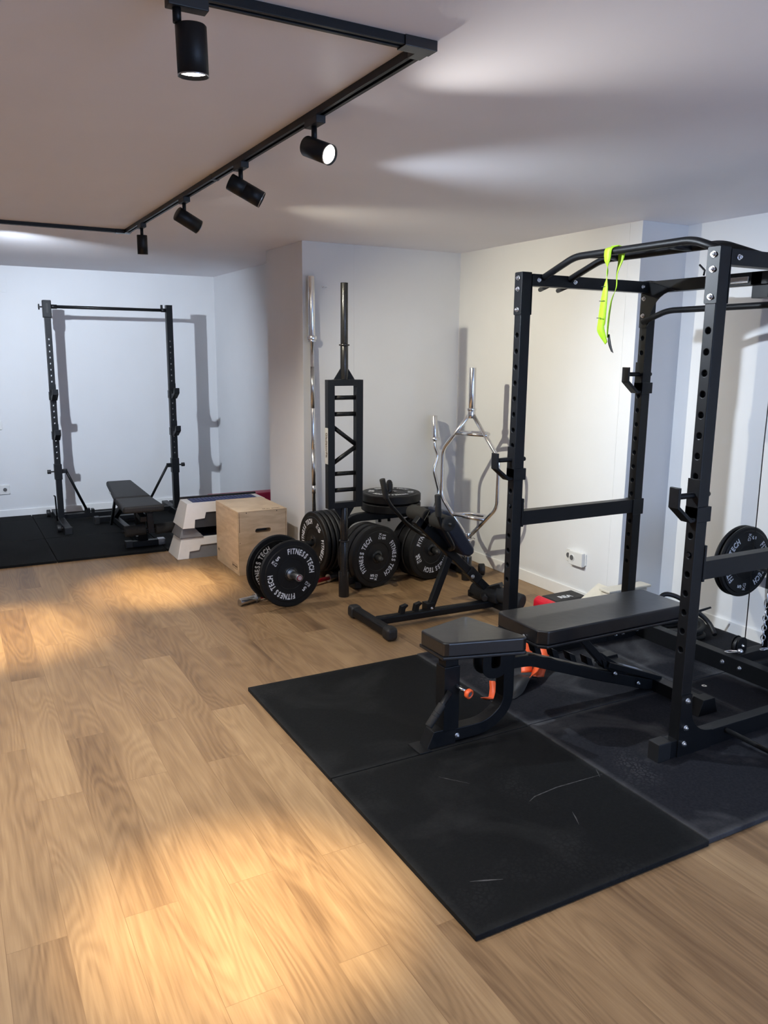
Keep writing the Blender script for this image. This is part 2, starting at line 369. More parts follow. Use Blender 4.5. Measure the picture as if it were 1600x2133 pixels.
obj('vent_panel', prism(NB(), rrect(.36, .16, .01), (.45, 8.65, 2.262), (1, 0, 0), (0, 0, 1), (0, -.006, 0)), WALL, t, bev=.002)
bm = NB()
lathe(bm, [(0, .006), (.006, .006), (.007, 0)], 12); bm.transform(aim((2.493, 5.5, 2.12), (0, -1, 0)))
cyl(bm, (2.493, 5.498, 2.12), (2.52, 5.485, 2.115), .0025, n=8)
tag(obj('wall_screw', bm, ZINC), 'small screw left in the wall between the tops of the two tall bars', 'screw')

# ------------------------------------------------------------------ floor mats
MH = .02
def fmat(x0, x1, y0, y1, label, mt, group, gap=.003):
    o = obj('rubber_mat', box(NB(), x0+gap, x1-gap, y0+gap, y1-gap, 0, MH), mt, bev=.003)
    tag(o, label, 'floor mat', group)
xs = [1.205, 2.185, 3.165, 4.05]; ys = [1.625, 2.605, 3.585]
G = 'rubber floor mats under the power rack'
fmat(1.205, 2.185, 1.625, 2.605, 'black rubber floor mat with pale footprints at the near corner of the mat area', MATN, G)
fmat(1.205, 2.185, 2.605, 3.585, 'black rubber floor mat under the front foot of the bench', MATN, G)
fmat(2.185, 3.165, 1.632, 2.612, 'grey rubber floor mat, blue daylight in its colour, under the near front rack post', MATD, G)
fmat(2.185, 3.165, 2.612, 3.592, 'grey rubber floor mat under the orange strap and the far front rack post', MATD, G)
fmat(3.165, 4.05, 1.65, 2.62, 'black rubber floor mat under the right rear corner of the rack', MATD, G)
fmat(3.165, 4.05, 2.62, 3.584, 'black rubber floor mat in the corner behind the bench, under the coiled rope', MATD, G)
G = 'rubber floor mats under the squat stand'
for (a, b_, c, d, lb) in ((-.31, .69, 6.6, 7.45, 'black rubber floor mat at the left edge, front row by the wood floor'), (-.31, .69, 7.45, 8.4, 'black rubber floor mat at the left edge, row against the back wall'),
                          (.69, 1.55, 6.6, 7.45, 'black rubber floor mat in front of the squat stand left foot'), (.69, 1.68, 7.45, 8.4, 'black rubber floor mat under the squat stand left foot'),
                          (1.55, 2.55, 6.6, 7.45, 'black rubber floor mat behind the step platforms'), (1.68, 2.62, 7.45, 8.4, 'black rubber floor mat under the squat stand right foot')):
    fmat(a, b_, c, d, lb, MATF, G)
for a, b_, lb in ((-.31, .69, 'narrow black rubber strip at the left along the back wall'), (.69, 2.62, 'narrow black rubber strip along the back wall behind the squat stand')):
    fmat(a, b_, 8.4, 8.63, lb, MATF, G)

mt_ = [o for o in C.objects if o.name.startswith('rubber_mat')]
CHALK = mat('chalk_dust', (.05, .05, .052), .9, noise=.6, scale=60)
def scuff(par, pts, wd):
    bm = NB(); pts = [V((x, y, MH+.0004)) for x, y in pts]; vs = []
    for i, p in enumerate(pts):
        d = (pts[min(i+1, len(pts)-1)]-pts[max(i-1, 0)]).normalized(); q = V((-d.y, d.x, 0))*wd*.6*(1 if 0 < i < len(pts)-1 else .25)
        vs.append((bm.verts.new(p-q), bm.verts.new(p+q)))
    for a, b in zip(vs, vs[1:]): bm.faces.new((a[0], a[1], b[1], b[0]))
    obj('scuff_mark', bm, CHALK, par)
scuff(mt_[0], [(1.79, 2.112), (1.83, 2.13), (1.947, 2.142), (2.05, 2.138), (2.172, 2.133)], .004)
scuff(mt_[0], [(2.178, 2.175), (2.165, 2.15), (2.15, 2.123)], .004)
scuff(mt_[0], [(1.585, 2.42), (1.605, 2.393), (1.665, 2.321)], .003)
scuff(mt_[0], [(1.33, 1.835), (1.38, 1.815), (1.43, 1.795)], .006)
scuff(mt_[0], [(1.85, 1.91), (1.87, 1.95), (1.885, 1.985)], .004)
# ------------------------------------------------------------------ ceiling track and spotlights
TZ = ZC-.022
t = thing('ceiling_track', 'black rectangular lighting track fixed to the ceiling', 'lighting track', (1.16, 3.8, ZC))
def rail(x0, x1, y0, y1, along):
    bm = NB()
    if along == 'y':
        box(bm, x0, x0+.012, y0, y1, TZ, ZC); box(bm, x1-.012, x1, y0, y1, TZ, ZC); box(bm, x0+.012, x1-.012, y0, y1, ZC-.006, ZC)
    else:
        box(bm, x0, x1, y0, y0+.012, TZ, ZC); box(bm, x0, x1, y1-.012, y1, TZ, ZC); box(bm, x0, x1, y0+.012, y1-.012, ZC-.006, ZC)
    return obj('rail', bm, STEEL, t, bev=.001)
rail(1.142, 1.178, 1.97, 3.72, 'y'); rail(1.142, 1.178, 3.74, 5.63, 'y')
rail(-.35, 1.10, 1.897, 1.933, 'x'); rail(-.35, 1.12, 5.655, 5.69, 'x'); rail(-.386, -.35, 1.95, 5.64, 'y')
for x, y, a in ((1.16, 1.915, 1), (1.16, 5.672, 1), (-.368, 1.915, 1), (-.368, 5.672, 1)):
    bm = NB(); box(bm, x-.022-(.05 if x > 0 else 0), x+.022, y-.022, y+.022, TZ-.003, ZC); box(bm, x-.019, x+.019, min(y, y+(.06 if y < 3 else -.06)), max(y, y+(.06 if y < 3 else -.06)), TZ-.002, ZC)
    obj('corner_connector', bm, STEELG, t, bev=.001)
obj('joint', box(NB(), 1.141, 1.179, 3.715, 3.745, TZ-.001, ZC), STEEL, t)
def lamp(key, x, y, d, label, L=.125, R=.033, rail_axis='y', stem=.045, group='spotlights on the ceiling track', light=True, band=True):
    watts, col, deg, blend, spill = LAMP[key]
    d = V(d).normalized()
    t = thing('spotlight', label, 'spotlight', (x, y, TZ), group=group)
    bm = NB()
    if rail_axis == 'y': box(bm, x-.017, x+.017, y-.055, y+.045, TZ-.022, TZ+.002)
    else: box(bm, x-.022, x+.068, y-.017, y+.017, TZ-.022, TZ+.002)
    obj('adapter', bm, PLAST, t, bev=.002)
    pv = V((x, y, TZ-.022-stem))
    obj('stem', cyl(NB(), (x, y, TZ-.02), pv, .0095, n=16), STEEL, t)
    c = pv + V((0, 0, -R*.75)) + d*(.01 if abs(d.z) < .9 else 0)
    if abs(d.z) > .9: c = pv + V((.03 if rail_axis == 'x' else .0, 0, -.002)) + d*.04
    a = c - d*L*.42; b = c + d*L*.58
    bm = NB(); prof = [(0, 0), (R-.003, 0), (R, .003), (R, L*.46)]+([(R-.0012, L*.462), (R-.0012, L*.472), (R, L*.474)] if band else [])+[(R, L), (R-.0015, L), (R-.003, L-.012), (0, L-.014)]
    lathe(bm, prof, 40); bm.transform(aim(a, d)); obj('housing', bm, STEEL, t)
    bm = NB(); lathe(bm, [(R-.0015, L), (R+.0005, L), (R+.0005, L-.003), (R, L-.003)], 40); bm.transform(aim(a, d)); obj('bezel', bm, SATIN, t)
    bm = NB(); lathe(bm, [(0, L-.011), (R-.006, L-.010), (R-.0035, L-.0085)], 32); bm.transform(aim(a, d)); obj('lens', bm, emis('lamp_'+key, (1, .97, .9), 14.0), t)
    ld = bpy.data.lights.new('beam', 'SPOT'); ld.energy = watts; ld.color = col; ld.spot_size = math.radians(deg); ld.spot_blend = blend; ld.shadow_soft_size = .018
    lo = bpy.data.objects.new('beam', ld); C.objects.link(lo); lo.parent = t
    q = b + d*.004; lo.matrix_basis = W(t).inverted() @ aim(q, -d)
    if spill:                                            # wide soft skirt around the beam of the same lamp
        l2 = bpy.data.lights.new('spill', 'SPOT'); l2.energy = spill; l2.color = NEUT; l2.spot_size = math.radians(125); l2.spot_blend = 1; l2.shadow_soft_size = .025
        o2 = bpy.data.objects.new('spill', l2); C.objects.link(o2); o2.parent = t; o2.matrix_basis = lo.matrix_basis.copy()
    return t
lamp('near', .522, 1.915, (.04, .055, -1), 'black cylinder spotlight hanging straight down, nearest the camera', L=.104, R=.0345, rail_axis='x', stem=.03, band=False)
lamp('second', 1.16, 2.62, (.376, -.911, -.39), 'black spotlight turned to show its bright lens, under the middle of the long track', L=.115, band=False)
lamp('third', 1.16, 3.37, (.82, -.32, -.47), 'larger black spotlight tilted down to the right, third along the track, its lens hidden', L=.15, R=.034)
lamp('fourth', 1.16, 4.25, (.86, .10, -.42), 'small black spotlight tilted down to the right, between the third one and the far corner', L=.13, R=.036, band=False)
lamp('box', 1.16, 5.23, (0.03, .15, -1), 'small black spotlight hanging straight down beside the far corner of the track', L=.115, R=.031, band=False)
lamp('far_left', .24, 5.672, (.42, 1, -.38), 'black spotlight on the far rail turned to the back wall', rail_axis='x', L=.20)
lamp('left_a', -.368, 4.9, (.24, .04, -1), 'black spotlight on the left rail pointing at the floor')
lamp('left_fill', -.368, 3.0, (.3, .1, -1), 'unseen black spotlight added on the left rail as general fill light')  # added lamp out of view, there only for general fill

# ------------------------------------------------------------------ bumper plates
def plate(kg, width, label, mw, group, r=.225, text=True, spin=0, extra=None):
    t = thing('bumper_plate', label, 'weight plate', mw=mw @ M4.Rotation(spin, 4, 'Z'), group=group)
    w_ = width; b = .007
    prof = [(.026, 0), (.05, 0), (.052, .002), (.10, .003), (.104, 0), (.185, 0), (.19, .004), (r-b, .004), (r, b+.004), (r, w_-b-.004)]
    back = [(r-b, w_-.004), (.19, w_-.004), (.185, w_), (.104, w_), (.10, w_-.003), (.052, w_-.002), (.05, w_), (.026, w_), (.026, 0)]
    bm = lathe(NB(), [(a*(r/.225 if a > .03 else 1), -z) for a, z in prof+back], 96, sm=False)
    for f in bm.faces:
        f.smooth = True
    o = obj('rubber_disc', bm, BUMPER, t, local=True)
    md = o.modifiers.new('e', 'EDGE_SPLIT'); md.split_angle = math.radians(30)
    bm = lathe(NB(), [(.0255, .0015), (.044, .0015), (.0455, 0), (.0455, -.001)], 48); obj('steel_hub', bm, STEELG, t, local=True)
    bm = lathe(NB(), [(.0255, .0015), (.0255, -w_-.001), (.044, -w_-.001)], 32); obj('bore', bm, SATIN, t, local=True)
    if text:
        bm = NB(); k = r/.225
        s = 'FITNESS TECH'; wd = [.78, .40, .86, .92, .78, .86, .86, .45, .80, .78, .90, .92]
        tot = sum(wd); span = math.radians(106)
        for c0 in (180, 0):
            a = math.radians(c0) + span/2
            for ch, w1 in zip(s, wd):
                a -= span*w1/tot/2
                if ch != ' ':
                    put_text(bm, ch, .050*k, M4.Rotation(a-PI/2, 4, 'Z') @ M4.Translation((0, .151*k, 0)), bold=.0018, sx=.72)
                a -= span*w1/tot/2
        for a in (90, 270):     # weight, its top turned clockwise
            R_ = M4.Rotation(math.radians(a-90), 4, 'Z') @ M4.Translation((0, .148*k, 0)) @ M4.Rotation(-PI/2, 4, 'Z')
            put_text(bm, str(kg), .043*k, R_ @ M4.Translation((0, .0195, 0)), bold=.0018)
            put_text(bm, 'KG', .033*k, R_ @ M4.Translation((0, -.0175, 0)), bold=.0004)
        obj('lettering', bm, LETTER, t, local=True)
    return t
Y_ = (.2, -1, 0)
# short loadable bar with two 5 kg plates
P0 = V((1.91, 4.73, .225)); ax = V((.10, -1, 0)).normalized()
plate(5, .03, 'black 5 KG bumper plate in front, on the short bar whose steel end pokes out', aim(P0, ax), 'small 5 kg bumper plates on the short bar', spin=math.radians(-42+90))
plate(5, .03, 'black 5 KG bumper plate half hidden behind the front one beside the plywood box', aim(P0-ax*.19, ax), 'small 5 kg bumper plates on the short bar', spin=math.radians(-15))
t = thing('dumbbell_handle', 'short steel loadable bar carrying the two 5 KG plates', 'bar', P0-ax*.1-V((0, 0, .225)))
obj('sleeve', cyl(cyl(NB(), P0-ax*.03+ax*.0, P0+ax*.115, .0245), P0+ax*.0, P0+ax*.006, .032), SATIN, t, bev=.001)
obj('sleeve', cyl(NB(), P0-ax*.16, P0-ax*.33, .0245), SATIN, t, bev=.001)
obj('grip', cyl(NB(), P0-ax*.03, P0-ax*.16, .014), SATIN, t)
obj('end_cap', lathe(NB(), [(0, .002), (.017, .002), (.0175, 0)], 28), mat('maroon_cap', (.22, .02, .04), .4), t, local=True).matrix_basis = W(t).inverted() @ aim(P0+ax*.1152, ax)
bm = NB(); lathe(bm, [(.009, .0026), (.0125, .0026)], 24); lathe(bm, [(0, .0026), (.005, .0026)], 12)
obj('cap_print', bm, LETTER, t, local=True).matrix_basis = W(t).inverted() @ aim(P0+ax*.1155, ax)
# bar with a red shaft lying on the floor behind
a_, b_ = V((1.61, 4.90, .026)), V((2.56, 5.22, .03)); d_ = (b_-a_).normalized()
t = thing('short_barbell', 'steel-sleeved bar with a red shaft lying on the floor behind the 5 KG plates', 'bar', (a_+b_)/2)
obj('sleeve', cyl(NB(), a_, a_+d_*.125, .0248), SATIN, t, bev=.002); obj('collar', cyl(cyl(NB(), a_+d_*.125, a_+d_*.133, .035), a_+d_*.133, a_+d_*.155, .029), SATIN, t, bev=.001)
obj('shaft', cyl(NB(), a_+d_*.155, b_-d_*.2, .0145), RED, t)
obj('collar', cyl(NB(), b_-d_*.2, b_-d_*.18, .03), SATIN, t, bev=.001); obj('sleeve', cyl(NB(), b_-d_*.18, b_, .0248), SATIN, t, bev=.002)

# ------------------------------------------------------------------ plate rack
t = thing('plate_rack', 'black tubular plate rack with a curved arch and pegs, in the wall nook', 'weight rack', (2.9, 5.15, 0))
bm = sweep(NB(), [(2.50, 5.2, .035), (2.50, 5.2, .455), (3.37, 5.2, .455), (3.37, 5.2, .035)], .05, .06, (0, 1, 0), rad=.16)
obj('arch', bm, STEEL, t, bev=.004)
obj('base_beam', bar(NB(), (2.42, 5.2, .04), (3.45, 5.2, .04), .05, .05), STEEL, t, bev=.003)
for x in (2.47, 3.37): obj('foot', bar(NB(), (x, 4.86, .04), (x, 5.44, .04), .05, .05), STEEL, t, bev=.003)
for (x, hx, hy) in ((2.47, 2.321, 4.79), (3.37, 3.315, 4.75)):
    obj('bracket', bar(NB(), (x, 4.9, .07), (hx, hy+.02, .09), .05, .012, (0, 1, 0)), STEEL, t, bev=.002)
    bm = cyl(NB(), (hx, hy, .0), (hx, hy, .18), .036, n=32); obj('bar_holder', bm, STEELG, t, bev=.002)
def peg(p, d, L, r=.024, cap=True):
    p, d = V(p), V(d).normalized(); bm = cyl(NB(), p, p+d*L, r, n=28); o = obj('peg', bm, STEELG, t, bev=.004)
    bm = lathe(NB(), [(r+.002, -.05), (r+.002, -.01), (r*.9, .012), (r*.55, .024), (0, .028)], 24)
    obj('peg_cap', bm, PLAST, o, local=True).matrix_basis = W(o).inverted() @ aim(p+d*L, d)
    return o
peg((2.90, 5.2, .48), (0, 0, 1), .21)
peg((2.50, 5.3, .27), (-1, -.06, 0), .33, r=.022)
peg((3.37, 5.2, .27), (1, -.3, 0), .17)
peg((2.63+.066, 5.2, .225), (-.2, -1, 0), .40, r=.022)
peg((3.10+.07, 5.2, .225), (-.2, -1, 0), .40, r=.022)
for x in (3.42,): 
    bm = NB(); cyl(bm, (x, 5.0, .05), (x+.035, 5.0, .05), .045, n=28); obj('wheel', bm, PLAST, t, bev=.006)
bm = NB(); cyl(bm, (3.46, 4.80, .05), (3.50, 4.78, .05), .045, n=28); obj('wheel', bm, PLAST, t, bev=.006)
for x in (2.82, 2.90): obj('nut', cyl(NB(), (x, 5.2, .40), (x, 5.2, .425), .012, n=6), STEEL, t)
G = 'bumper plates stored on the plate rack'
n15 = V((.20, -1, 0)).normalized(); c15 = V((2.63, 4.87, .227))
plate(15, .062, 'black 15 KG bumper plate facing out on the front peg of the plate rack', aim(c15, n15), G, spin=math.radians(-13))
plate(15, .062, 'black bumper plate directly behind the 15 KG one on the front peg', aim(c15-n15*.064, n15), G, text=False)
plate(15, .062, 'black bumper plate at the back of the 15 KG peg, its rim only in view', aim(c15-n15*.128, n15), G, text=False)
c25 = V((3.09, 4.87, .227))
plate(25, .08, 'black 25 KG bumper plate behind the exercise machine, facing out on its peg', aim(c25, n15), G, spin=math.radians(110))
plate(25, .08, 'black bumper plate right behind the 25 KG one', aim(c25-n15*.082, n15), G, text=False)
plate(25, .07, 'black bumper plate at the back of the 25 KG peg', aim(c25-n15*.164, n15), G, text=False)
n10 = V((-1, -.08, 0)).normalized(); c10 = V((2.30, 5.27, .285))
lb10 = ['black 10 KG bumper plate facing left on the end peg of the plate rack', 'black bumper plate second in the 10 KG row on the end peg', 'black bumper plate third in the 10 KG row on the end peg', 'black bumper plate fourth in the 10 KG row on the end peg', 'black bumper plate last in the 10 KG row, next to the black tall bar']
for i in range(5):
    plate(10, .037, lb10[i], aim(c10-n10*.039*i-V((0, 0, 0)), n10), G, text=(i == 0), spin=math.radians(-35))
plate(20, .07, 'black bumper plate lying flat on top, around the upright peg', aim((2.915, 5.2, .628), (0, 0, 1), (0, 1, 0)), G, spin=math.radians(60))
plate(20, .07, 'black bumper plate lying flat under the top one on the arch', aim((2.915, 5.2, .557), (0, 0, 1), (0, 1, 0)), G, text=False)

# ------------------------------------------------------------------ tall bars standing in the nook
t = thing('olympic_barbell', 'tall chrome Olympic barbell leaning upright against the nook wall by the pillar', 'barbell', (2.38, 5.30, 0))
A, B = V((2.37, 5.395, .0)), V((2.385, 5.455, 2.185)); D = (B-A).normalized(); L = (B-A).length
obj('sleeve', cyl(NB(), B-D*.42, B, .025, n=32), CHROME, t, bev=.002); obj('collar', cyl(cyl(NB(), B-D*.445, B-D*.42, .038, n=32), B-D*.46, B-D*.445, .03, n=32), CHROME, t, bev=.002)
obj('shaft', cyl(NB(), A+D*.43, B-D*.46, .0145), CHROME, t)
for a, b in ((.62, .68), (.68, .95), (1.25, 1.55)): obj('knurling', cyl(NB(), A+D*a, A+D*b, .0149), SATIN, t)
obj('sleeve', cyl(NB(), A, A+D*.42, .025, n=32), CHROME, t, bev=.002); obj('collar', cyl(NB(), A+D*.42, A+D*.445, .038, n=32), CHROME, t, bev=.002)

bx, by = 2.317, 4.776
t = thing('multi_grip_barbell', 'black multi-grip barbell with a ladder-shaped grip frame, standing upright by the 15 KG plates', 'barbell', (bx, by, 0))
def cz(a, b, r, nm='sleeve'): return obj(nm, cyl(NB(), (bx, by, a), (bx, by, b), r, n=32), STEELG, t, bev=.002)
cz(1.705, 2.09, .0245); cz(1.695, 1.705, .035, 'collar'); cz(1.48, 1.70, .0262, 'neck'); cz(.40, .63, .0262, 'neck'); cz(.392, .402, .035, 'collar'); cz(.01, .395, .0245)
for x in (bx-.1035, bx+.1035): obj('side_rail', bar(NB(), (x, by, .628), (x, by, 1.478), .05, .05, (0, 1, 0)), STEEL, t, bev=.003)
for z in (.648, 1.459): obj('end_rail', bar(NB(), (bx-.08, by, z), (bx+.08, by, z), .05, .04), STEEL, t, bev=.002)
for z0, z1 in ((1.362, 1.362), (1.255, 1.255), (1.175, 1.05), (.86, 1.035), (.86-.0, .86), (.749, .749)):
    if (z0, z1) == (.86, 1.035): z0 = .93
    obj('grip', cyl(NB(), (bx-.085, by, z0), (bx+.085, by, z1), .0145, n=20), STEEL, t)
for s in (1, -1):
    for (za, zb) in ((1.48, 1.56), (.626, .545)):
        obj('gusset', prism(NB(), [(s*.02, zb), (s*.075, za), (s*.02, za)], (bx, by-.004, 0), (1, 0, 0), (0, 0, 1), (0, .008, 0)), STEEL, t)
bm = NB(); box(bm, bx-.1295, bx-.1285, by-.024, by+.024, .93, 1.168); st = obj('sticker', bm, mat('grey_sticker', (.42, .42, .42), .5), t)
bm = NB(); put_text(bm, 'GladiatorFit', .034, aim((bx-.1297, by, 1.055), (-1, 0, 0)) @ M4.Rotation(-PI/2, 4, 'Z'), bold=.0008)
obj('lettering', bm, INK, st)

t = thing('hex_bar', 'chrome hexagonal trap bar standing on end in front of the nook side wall', 'barbell', (3.31, 4.75, 0))
hx, hy = 3.315, 4.75; ua = math.radians(-69); U = V((math.cos(ua), math.sin(ua), 0)); Nn = V((-U.y, U.x, 0))
def hp(s, z, n_=0): return V((hx, hy, z)) + U*s + Nn*n_
hw = .245
for a, b, r in ((1.27, 1.556, .025), (.16, .30, .025), (.02, .16, .027)):
    obj('sleeve', cyl(NB(), hp(0, a), hp(0, b), r, n=32), CHROME if a > .1 else STEELG, t, bev=.002)
for a, b, r in ((1.255, 1.27, .036), (1.20, 1.255, .028), (.30, .315, .036), (.315, .36, .028)):
    obj('collar', cyl(NB(), hp(0, a), hp(0, b), r, n=32), CHROME, t, bev=.002)
bm = tube(NB(), [hp(-.018, 1.22), hp(-hw, .955), hp(-hw, .60), hp(-.018, .335)], .0145, 18, rad=.05); obj('frame_tube', bm, CHROME, t)
bm = tube(NB(), [hp(.018, 1.22), hp(hw, .925), hp(hw, .575), hp(.018, .335)], .0145, 18, rad=.05); obj('frame_tube', bm, CHROME, t)
for z in (1.085, .475):
    s = .135
    obj('grip', cyl(NB(), hp(-s, z), hp(s+.01, z), .0135), CHROME, t)
    bm = tube(NB(), [hp(-s, z), hp(-.07, z, .13), hp(.07, z, .13), hp(s, z)], .0135, 16, rad=.03); obj('raised_grip', bm, CHROME, t)
obj('clip', tube(NB(), [hp(.03, .325, -.01), hp(.055, .332, -.01), hp(.065, .325, 0)], .004, 8), SATIN, t)

t = thing('curl_bar', 'chrome zigzag curl bar leaning on the nook wall behind the plate rack', 'barbell', (3.4, 5.4, 0))
obj('sleeve', cyl(NB(), (3.423, 5.40, .99), (3.43, 5.43, 1.165), .025, n=32), CHROME, t, bev=.002)
obj('collar', cyl(NB(), (3.422, 5.396, .972), (3.423, 5.40, .99), .037, n=32), CHROME, t, bev=.002)
obj('shaft', tube(NB(), [(3.421, 5.395, .98), (3.415, 5.39, .925), (3.447, 5.385, .855), (3.405, 5.38, .735), (3.452, 5.37, .565), (3.405, 5.36, .43), (3.415, 5.35, .32)], .0145, 18, rad=.03), CHROME, t)
obj('collar', cyl(NB(), (3.415, 5.35, .30), (3.415, 5.35, .32), .037, n=32), CHROME, t, bev=.002)
obj('sleeve', cyl(NB(), (3.415, 5.34, .07), (3.415, 5.35, .30), .025, n=32), CHROME, t, bev=.002)

# ------------------------------------------------------------------ plywood box, step platforms, crimson mat
t = thing('plyo_box', 'pale plywood jump box with an oval hand slot', 'box', (2.03, 5.88, 0))
X0, X1, Y0, Y1, ZT = 1.845, 2.232, 5.60, 6.15, .487
o = obj('box_body', box(NB(), X0, X1, Y0, Y1, 0, ZT), PLY, t, bev=.0015)
hcx, hcz = 2.04, .333
cut(o, lambda b: (prism(b, [(a+hcx-t.location.x, c+hcz) for a, c in rrect(.125, .034, .0165)], (0, Y0-t.location.y-.01, 0), (1, 0, 0), (0, 0, 1), (0, .10, 0))))
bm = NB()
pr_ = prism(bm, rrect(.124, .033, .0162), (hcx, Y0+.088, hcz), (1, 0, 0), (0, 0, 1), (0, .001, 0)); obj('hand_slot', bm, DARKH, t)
bm = NB()
for (x0, x1, z0, z1) in ((X0, X0+.012, .02, .33), (X0+.006, X0+.011, .33, ZT-.01), (X1-.012, X1-.009, .1, ZT-.02), (X0+.17, X0+.20, ZT-.012, ZT-.010), (X0, X1, ZT-.0035, ZT-.002)):
    box(bm, x0, x1 if x1-x0 > .004 else x1, Y0-.0006, Y0, z0, z0+.0015 if (x1-x0) > .02 and z1-z0 < .02 else z1) if (x1-x0) < .006 or (x1-x0) > .1 else box(bm, x0, x0+.0015, Y0-.0006, Y0, z0, z1)
box(bm, X0-.0006, X0, Y0+.012, Y0+.0135, .0, ZT); box(bm, X0-.0006, X0, Y0+.10, Y0+.36, ZT-.016, ZT-.0145)
obj('ply_joint', bm, PLYE, t)
bm = NB()
for x in (1.91, 2.15): cyl(bm, (x, Y0-.0007, ZT-.012), (x, Y0, ZT-.012), .004, n=12)
cyl(bm, (X0+.012, Y0-.0007, .25), (X0+.012, Y0, .25), .003, n=12)
for z, yc, wd, hd, s in ((.055, 5.70, .11, .036, '20 IN  50CM'), (.10, 6.10, .04, .02, 'BOX')):
    for y0, y1, z0, z1 in ((yc-wd/2, yc+wd/2, z-hd/2, z-hd/2+.0015), (yc-wd/2, yc+wd/2, z+hd/2, z+hd/2+.0015), (yc-wd/2, yc-wd/2+.0015, z-hd/2, z+hd/2), (yc+wd/2, yc+wd/2+.0015, z-hd/2, z+hd/2)):
        box(bm, X0-.001, X0, y0, y1, z0, z1)
    put_text(bm, s, hd*.55, aim((X0-.0003, yc, z), (-1, 0, 0)), bold=.0004, sx=1.1)
    obj('stencil_print', bm, INK, t); bm = NB()
put_text(bm, '20 IN  50CM', .02, M4.Translation((2.12, 5.645, ZT)), bold=.0004, sx=1.3)
obj('stencil_print', bm, INK, t)

def step_unit(z0, z1, top_blue, label, xl=1.552, xr=2.42, riser=None):
    t = thing('step_platform', label, 'step platform', ((xl+xr)/2, 6.41, z0), group='stacked step platforms')
    h = z1-z0; k = .30           # ends and sides lean inwards by k per metre
    def pt(x, z, side): 
        lean = (z-z0)*k
        return V((x, (6.262+lean*.75) if side == 0 else (6.572-lean*.75), z))
    def shell(poly, nm, mt, inset=0, bev=.006):
        bm = NB(); a = [bm.verts.new(pt(x, z, 0)+V((0, inset, 0))) for x, z in poly]; b = [bm.verts.new(pt(x, z, 1)-V((0, inset, 0))) for x, z in poly]
        bm.faces.new(a); bm.faces.new(b[::-1])
        for i in range(len(a)): bm.faces.new((a[i], b[i], b[(i+1) % len(a)], a[(i+1) % len(a)]))
        return obj(nm, bm, mt, t, bev=bev, seg=3)
    i_ = .27*h
    L_ = [(xl, z0), (xl+.095, z0), (xl+.105, z0+h*.33), (xl+.185, z0+h*.36), (xl+.20, z0+h*.60), (xl+.43, z0+h*.62)]
    R_ = [(xr-(x-xl), z) for x, z in L_][::-1]
    top = [(xr-i_, z1-.002), (xr-i_-.01, z1), (xl+i_+.01, z1), (xl+i_, z1-.002)]
    shell(L_+R_+top, 'platform', STEPW)
    shell([(xl+.03, z0), (xr-.03, z0), (xr-.1, z0+h*.7), (xl+.1, z0+h*.7)], 'inner_panel', STEPG if z0 < .1 else STEPD, inset=.012, bev=0)
    bm = NB(); y0, y1 = 6.262+h*k*.75+.03, 6.572-h*k*.75-.02
    box(bm, xl+i_+.055, xr-i_-.055, y0, y1, z1-.001, z1+.003); pad = obj('grip_pad', bm, STEPB if top_blue else STEPD, t, bev=.001)
    bm = NB()
    for i in range(22):
        x = xl+i_+.07+i*.0315
        if x < xr-i_-.08: box(bm, x, x+.008, y0+.008, y1-.008, z1+.003, z1+.006)
    obj('ribs', bm, mat('blue_rib', (.025, .045, .20), .5) if top_blue else STEPB, pad)
    obj('end_line', bar(NB(), (xl+.105*h/.17*.55, 6.30, z0+h*.62), (xl+.105*h/.17*.55, 6.535, z0+h*.62), .002, .0015), STEPG, t)
step_unit(0, .165, False, 'white step platform on the floor, lowest of the stack left of the plywood box')
t = thing('step_riser', 'grey plastic riser block between the two white step platforms', 'step riser', (1.98, 6.41, .165))
bm = NB()
def tp(x, z, s): return V((x, 6.285+(z-.168)*.3 if s == 0 else 6.548-(z-.168)*.3, z))
poly = [(1.580, .169), (1.78, .169), (1.70, .255), (1.612, .255)]
for dx in (0, 1):
    p_ = poly if not dx else [(3.97-x, z) for x, z in poly][::-1]
    a = [bm.verts.new(tp(x, z, 0)) for x, z in p_]; b = [bm.verts.new(tp(x, z, 1)) for x, z in p_]
    bm.faces.new(a); bm.faces.new(b[::-1])
    for i in range(4): bm.faces.new((a[i], b[i], b[(i+1) % 4], a[(i+1) % 4]))
bm2 = bm; obj('riser_block', bm2, STEPG, t, bev=.004)
step_unit(.252, .447, True, 'white step platform with a blue ribbed top, uppermost of the stack', xl=1.604, xr=2.37)
t = thing('step_board', 'thin black board lying behind the blue step top', 'board', (2.1, 6.66, 0))
obj('board', box(NB(), 1.68, 2.34, 6.595, 6.63, .02, .45), PLAST, t, bev=.004)
tag(obj('folded_mat', box(NB(), 1.98, 2.60, 6.72, 6.86, .02, .415), CRIM, bev=.012), 'crimson folded mat peeking out behind the plywood box', 'mat')

